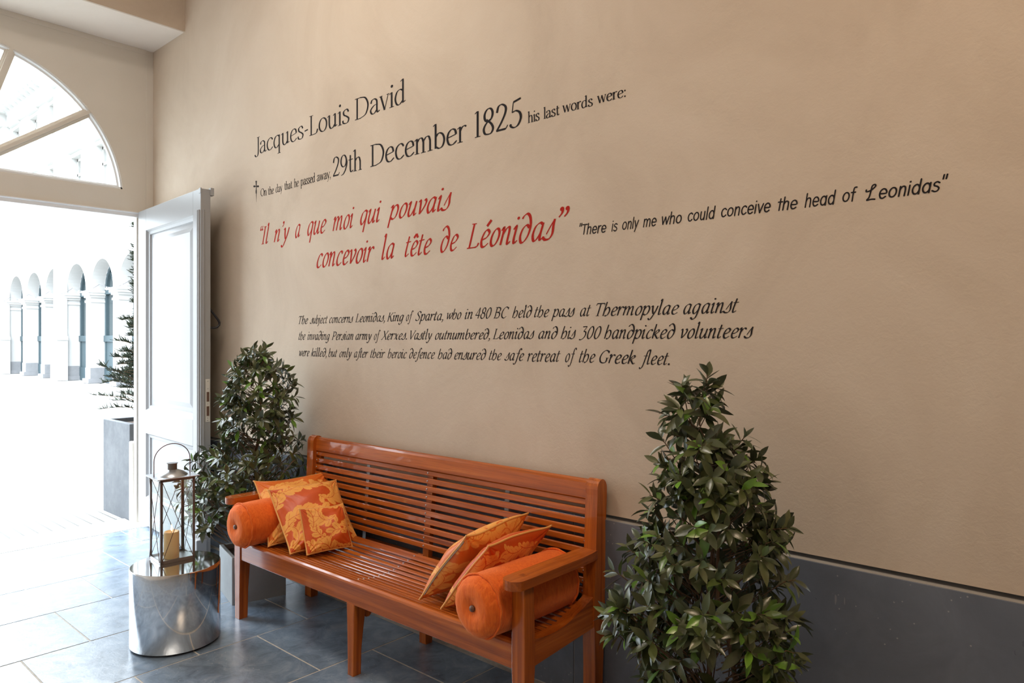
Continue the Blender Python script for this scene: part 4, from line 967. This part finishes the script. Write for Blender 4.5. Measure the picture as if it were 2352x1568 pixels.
SAN = {
 'T': (.80, [('P', (.08, 1.34), (.78, 1.34)), ('P', (.43, 1.34), (.43, 0))]), 'h': (.78, [('P', (.14, 1.44), (.14, 0)), ('S', (.14, .62), (.30, .92), (.52, .92), (.62, .66), (.62, 0))]), 'e': (.80, [('S', (.14, .50), (.68, .50), (.62, .82), (.40, .96), (.18, .80), (.12, .44), (.24, .10), (.44, .02), (.66, .16))]),
 'r': (.54, [('P', (.14, .96), (.14, 0)), ('S', (.14, .60), (.28, .90), (.50, .95))]), 'i': (.30, [('P', (.14, .96), (.14, 0)), ('D', .14, 1.32, .09)]), 's': (.66, [('S', (.56, .84), (.36, .96), (.16, .84), (.18, .62), (.42, .50), (.58, .30), (.48, .06), (.28, .02), (.08, .14))]), 'o': (.84, [('O', .42, .49, .30, .46, 0)]),
 'n': (.76, [('P', (.14, .96), (.14, 0)), ('S', (.14, .62), (.30, .92), (.50, .92), (.60, .66), (.60, 0))]), 'l': (.30, [('P', (.14, 1.44), (.14, 0))]), 'y': (.70, [('P', (.08, .96), (.36, .06)), ('P', (.64, .96), (.36, .06), (.20, -.44))]), 'm': (1.16, [('P', (.14, .96), (.14, 0)), ('S', (.14, .62), (.28, .92), (.46, .92), (.56, .66), (.56, 0)), ('S', (.56, .62), (.72, .92), (.90, .92), (1.0, .66), (1.0, 0))]),
 'w': (1.04, [('P', (.06, .96), (.28, 0), (.52, .90), (.76, 0), (.98, .96))]), 'c': (.70, [('S', (.64, .80), (.44, .96), (.20, .82), (.12, .46), (.24, .10), (.44, .02), (.64, .18))]), 'u': (.76, [('S', (.14, .96), (.14, .32), (.26, .05), (.46, .06), (.60, .34)), ('P', (.60, .96), (.60, 0))]), 'd': (.82, [('O', .40, .49, .28, .46, 0), ('P', (.68, 1.44), (.68, 0))]),
 'v': (.70, [('P', (.08, .96), (.36, 0), (.64, .96))]), 'a': (.82, [('O', .40, .49, .28, .46, 0), ('P', (.68, .96), (.68, 0))]), 't': (.48, [('P', (.24, 1.30), (.24, 0)), ('P', (.04, .94), (.46, .94))]), 'f': (.48, [('S', (.50, 1.40), (.34, 1.40), (.24, 1.18), (.24, 0)), ('P', (.04, .90), (.44, .90))]),
 'L': (1.02, [('S', (-.12, 1.06), (-.08, .90), (.16, .92), (.46, 1.10), (.66, 1.36), (.56, 1.52), (.36, 1.40), (.32, .90), (.26, .30), (.10, .02), (.5, .06), (.80, .02))]), '"': (.44, [('P', (.12, 1.56), (.10, 1.16)), ('P', (.36, 1.56), (.34, 1.16))]),
}
def spline(pts, m=7):
    if len(pts) < 3: return [pts[0], ((pts[0][0] + pts[1][0]) / 2, (pts[0][1] + pts[1][1]) / 2), pts[-1]]
    P = [(2 * pts[0][0] - pts[1][0], 2 * pts[0][1] - pts[1][1])] + list(pts) + [(2 * pts[-1][0] - pts[-2][0], 2 * pts[-1][1] - pts[-2][1])]
    out = []
    for i in range(1, len(P) - 2):
        a, b, c, d = P[i - 1:i + 3]
        for j in range(m):
            t = j / m; out.append(tuple(.5 * (2 * b[q] + (c[q] - a[q]) * t + (2 * a[q] - 5 * b[q] + 4 * c[q] - d[q]) * t * t + (3 * b[q] - a[q] - 3 * c[q] + d[q]) * t ** 3) for q in (0, 1)))
    return out + [tuple(pts[-1])]
STY = {'rom': (ROM, .150, .050, 10, 0.0), 'italic': (ITA, .165, .058, 38, .20), 'sans': (SAN, .125, .125, 0, .17)}
def glyph_quads(ops, thick, thin, phi, heavy):
    Q = []; ph = math.radians(phi); thick *= heavy; thin *= heavy
    def ribbon(P, wf, closed=False):
        n = len(P); L, Rr = [], []
        for i in range(n):
            a = P[i - 1] if (i or closed) else P[0]; b = P[(i + 1) % n] if (i < n - 1 or closed) else P[-1]
            dx, dy = b[0] - a[0], b[1] - a[1]; l = math.hypot(dx, dy) or 1; w = wf(math.atan2(dy, dx), i / max(1, n - 1)) / 2
            L.append((P[i][0] - dy / l * w, P[i][1] + dx / l * w)); Rr.append((P[i][0] + dy / l * w, P[i][1] - dx / l * w))
        for i in range(n if closed else n - 1):
            j = (i + 1) % n; Q.append([L[i], L[j], Rr[j], Rr[i]])
    pen = lambda a, t: thin + (thick - thin) * abs(math.sin(a - ph)) ** 1.25
    mono = thick == thin
    for op in ops:
        k0 = op[0]
        if k0 == 'S': ribbon(spline(op[1:]), pen)
        elif k0 == 'P':
            for a, b in zip(op[1:-1], op[2:]): ribbon([a, b], (lambda a_, t: thick) if mono or abs(b[1] - a[1]) > .5 * abs(b[0] - a[0]) else (lambda a_, t: thick * .72))
            if mono:
                for c in op[2:-1]: disc(Q, c[0], c[1], thick / 2)
        elif k0 == 'H': ribbon(spline(op[1:]), lambda a, t: thin * 1.15)
        elif k0 == 'T': ribbon(spline(op[1:], 8), lambda a, t: thick * 1.1 * (1 - t) + .02)
        elif k0 == 'O':
            _, cx, cy, rx, ry, tl = op; P = [(cx + rx * math.cos(a) + tl * ry * math.sin(a), cy + ry * math.sin(a)) for a in [2 * PI * i / 30 for i in range(30)]]; ribbon(P, pen, True)
        elif k0 == 'D': disc(Q, op[1], op[2], op[3])
        elif k0 == 'V':
            x, y, w = op[1:]; Q.append([(x - w, y - thin * .45), (x + w, y - thin * .45), (x + w, y + thin * .45), (x - w, y + thin * .45)])
        elif k0 == 'F': ribbon([(op[1] - .19, op[2] - .12), (op[1] - .02, op[2] - .01)], lambda a, t: thin * 1.15)
        if mono and k0 in 'SP':
            for c in (op[1], op[-1]): disc(Q, c[0], c[1], thick / 2)
    return Q
def disc(Q, x, y, r):
    c = [(x + r * math.cos(2 * PI * i / 12), y + r * math.sin(2 * PI * i / 12)) for i in range(12)]; Q.append(c[0:7]); Q.append([c[6], c[7], c[8], c[9], c[10], c[11], c[0]])
def letter_word(mb, sty, text, x0, z0, x1, z1, h0, h1, heavy):
    G, thick, thin, phi, slant = STY[sty]; adv = 0; Q = []; oi_ = 0
    for ch in text:
        w, ops = G[ch]
        for op in ops:                                   # each pen stroke lies a hair above the last, like wet paint
            oi_ += 1
            for q in glyph_quads([op], thick, thin, phi, heavy):
                q[:] = [(p[0] + adv + slant * (p[1] - .5), p[1]) for p in q]; Q.append((q, .0006 + .00006 * (oi_ % 12) + .00001 * (len(Q) % 4)))
        adv += w + .02
    xs = [p[0] for q, _ in Q for p in q]; lo, hi = min(xs), max(xs)
    for q, dy in Q:
        vs_ = []
        for x, y in q:
            t = (x - lo) / (hi - lo); vs_.append((x0 + (x1 - x0) * t, WY - dy, z0 + (z1 - z0) * t + y * (h0 + (h1 - h0) * t)))
        mb.add(vs_, [tuple(range(len(vs_)))])
LINES = {0: ('rom', .90), 1: ('rom', 1.25), 2: ('rom', .98), 3: ('rom', 1.3), 4: ('italic', .98), 5: ('italic', 1.0), 6: ('sans', 1.2), 7: ('italic', 1.0), 8: ('italic', 1.0), 9: ('italic', 1.0)}
def lettering(label, lines, mat):
    t = thing('wall_lettering', label, 'lettering', (0, 0, 0), 0, 'lettering on the plaster wall')
    ws = [w for w in WORDS if w[0] in lines]; cx, cz = min(w[2] for w in ws), min(w[3] for w in ws); t.location = (cx, WY, cz)
    for ln in lines:
        row = bpy.data.objects.new('text_line', None); COL.objects.link(row); row.parent = t; row.empty_display_size = .05
        for (l, txt, x0, z0, x1, z1, h0, h1) in WORDS:
            if l == ln:
                m_ = MB(); letter_word(m_, LINES[ln][0], txt, x0, z0, x1, z1, h0, h1, LINES[ln][1])
                m_.v = [(x - cx, y - WY, z - cz) for x, y, z in m_.v]
                link_mesh('dagger_mark' if txt == '†' else 'painted_word', m_, M[mat], row)
lettering('large black painted name heading at the upper left of the plaster wall', [0], 'ink_black')
lettering('black painted date line with small dagger mark, below the name heading', [1, 2, 3], 'ink_black')
lettering('two-line red italic French quotation painted on the plaster wall', [4, 5], 'ink_red')
lettering('black slanted sans-serif English translation to the right of the red quotation', [6], 'ink_black')
lettering('three-line black italic paragraph painted above the slatted bench', [7, 8, 9], 'ink_black')
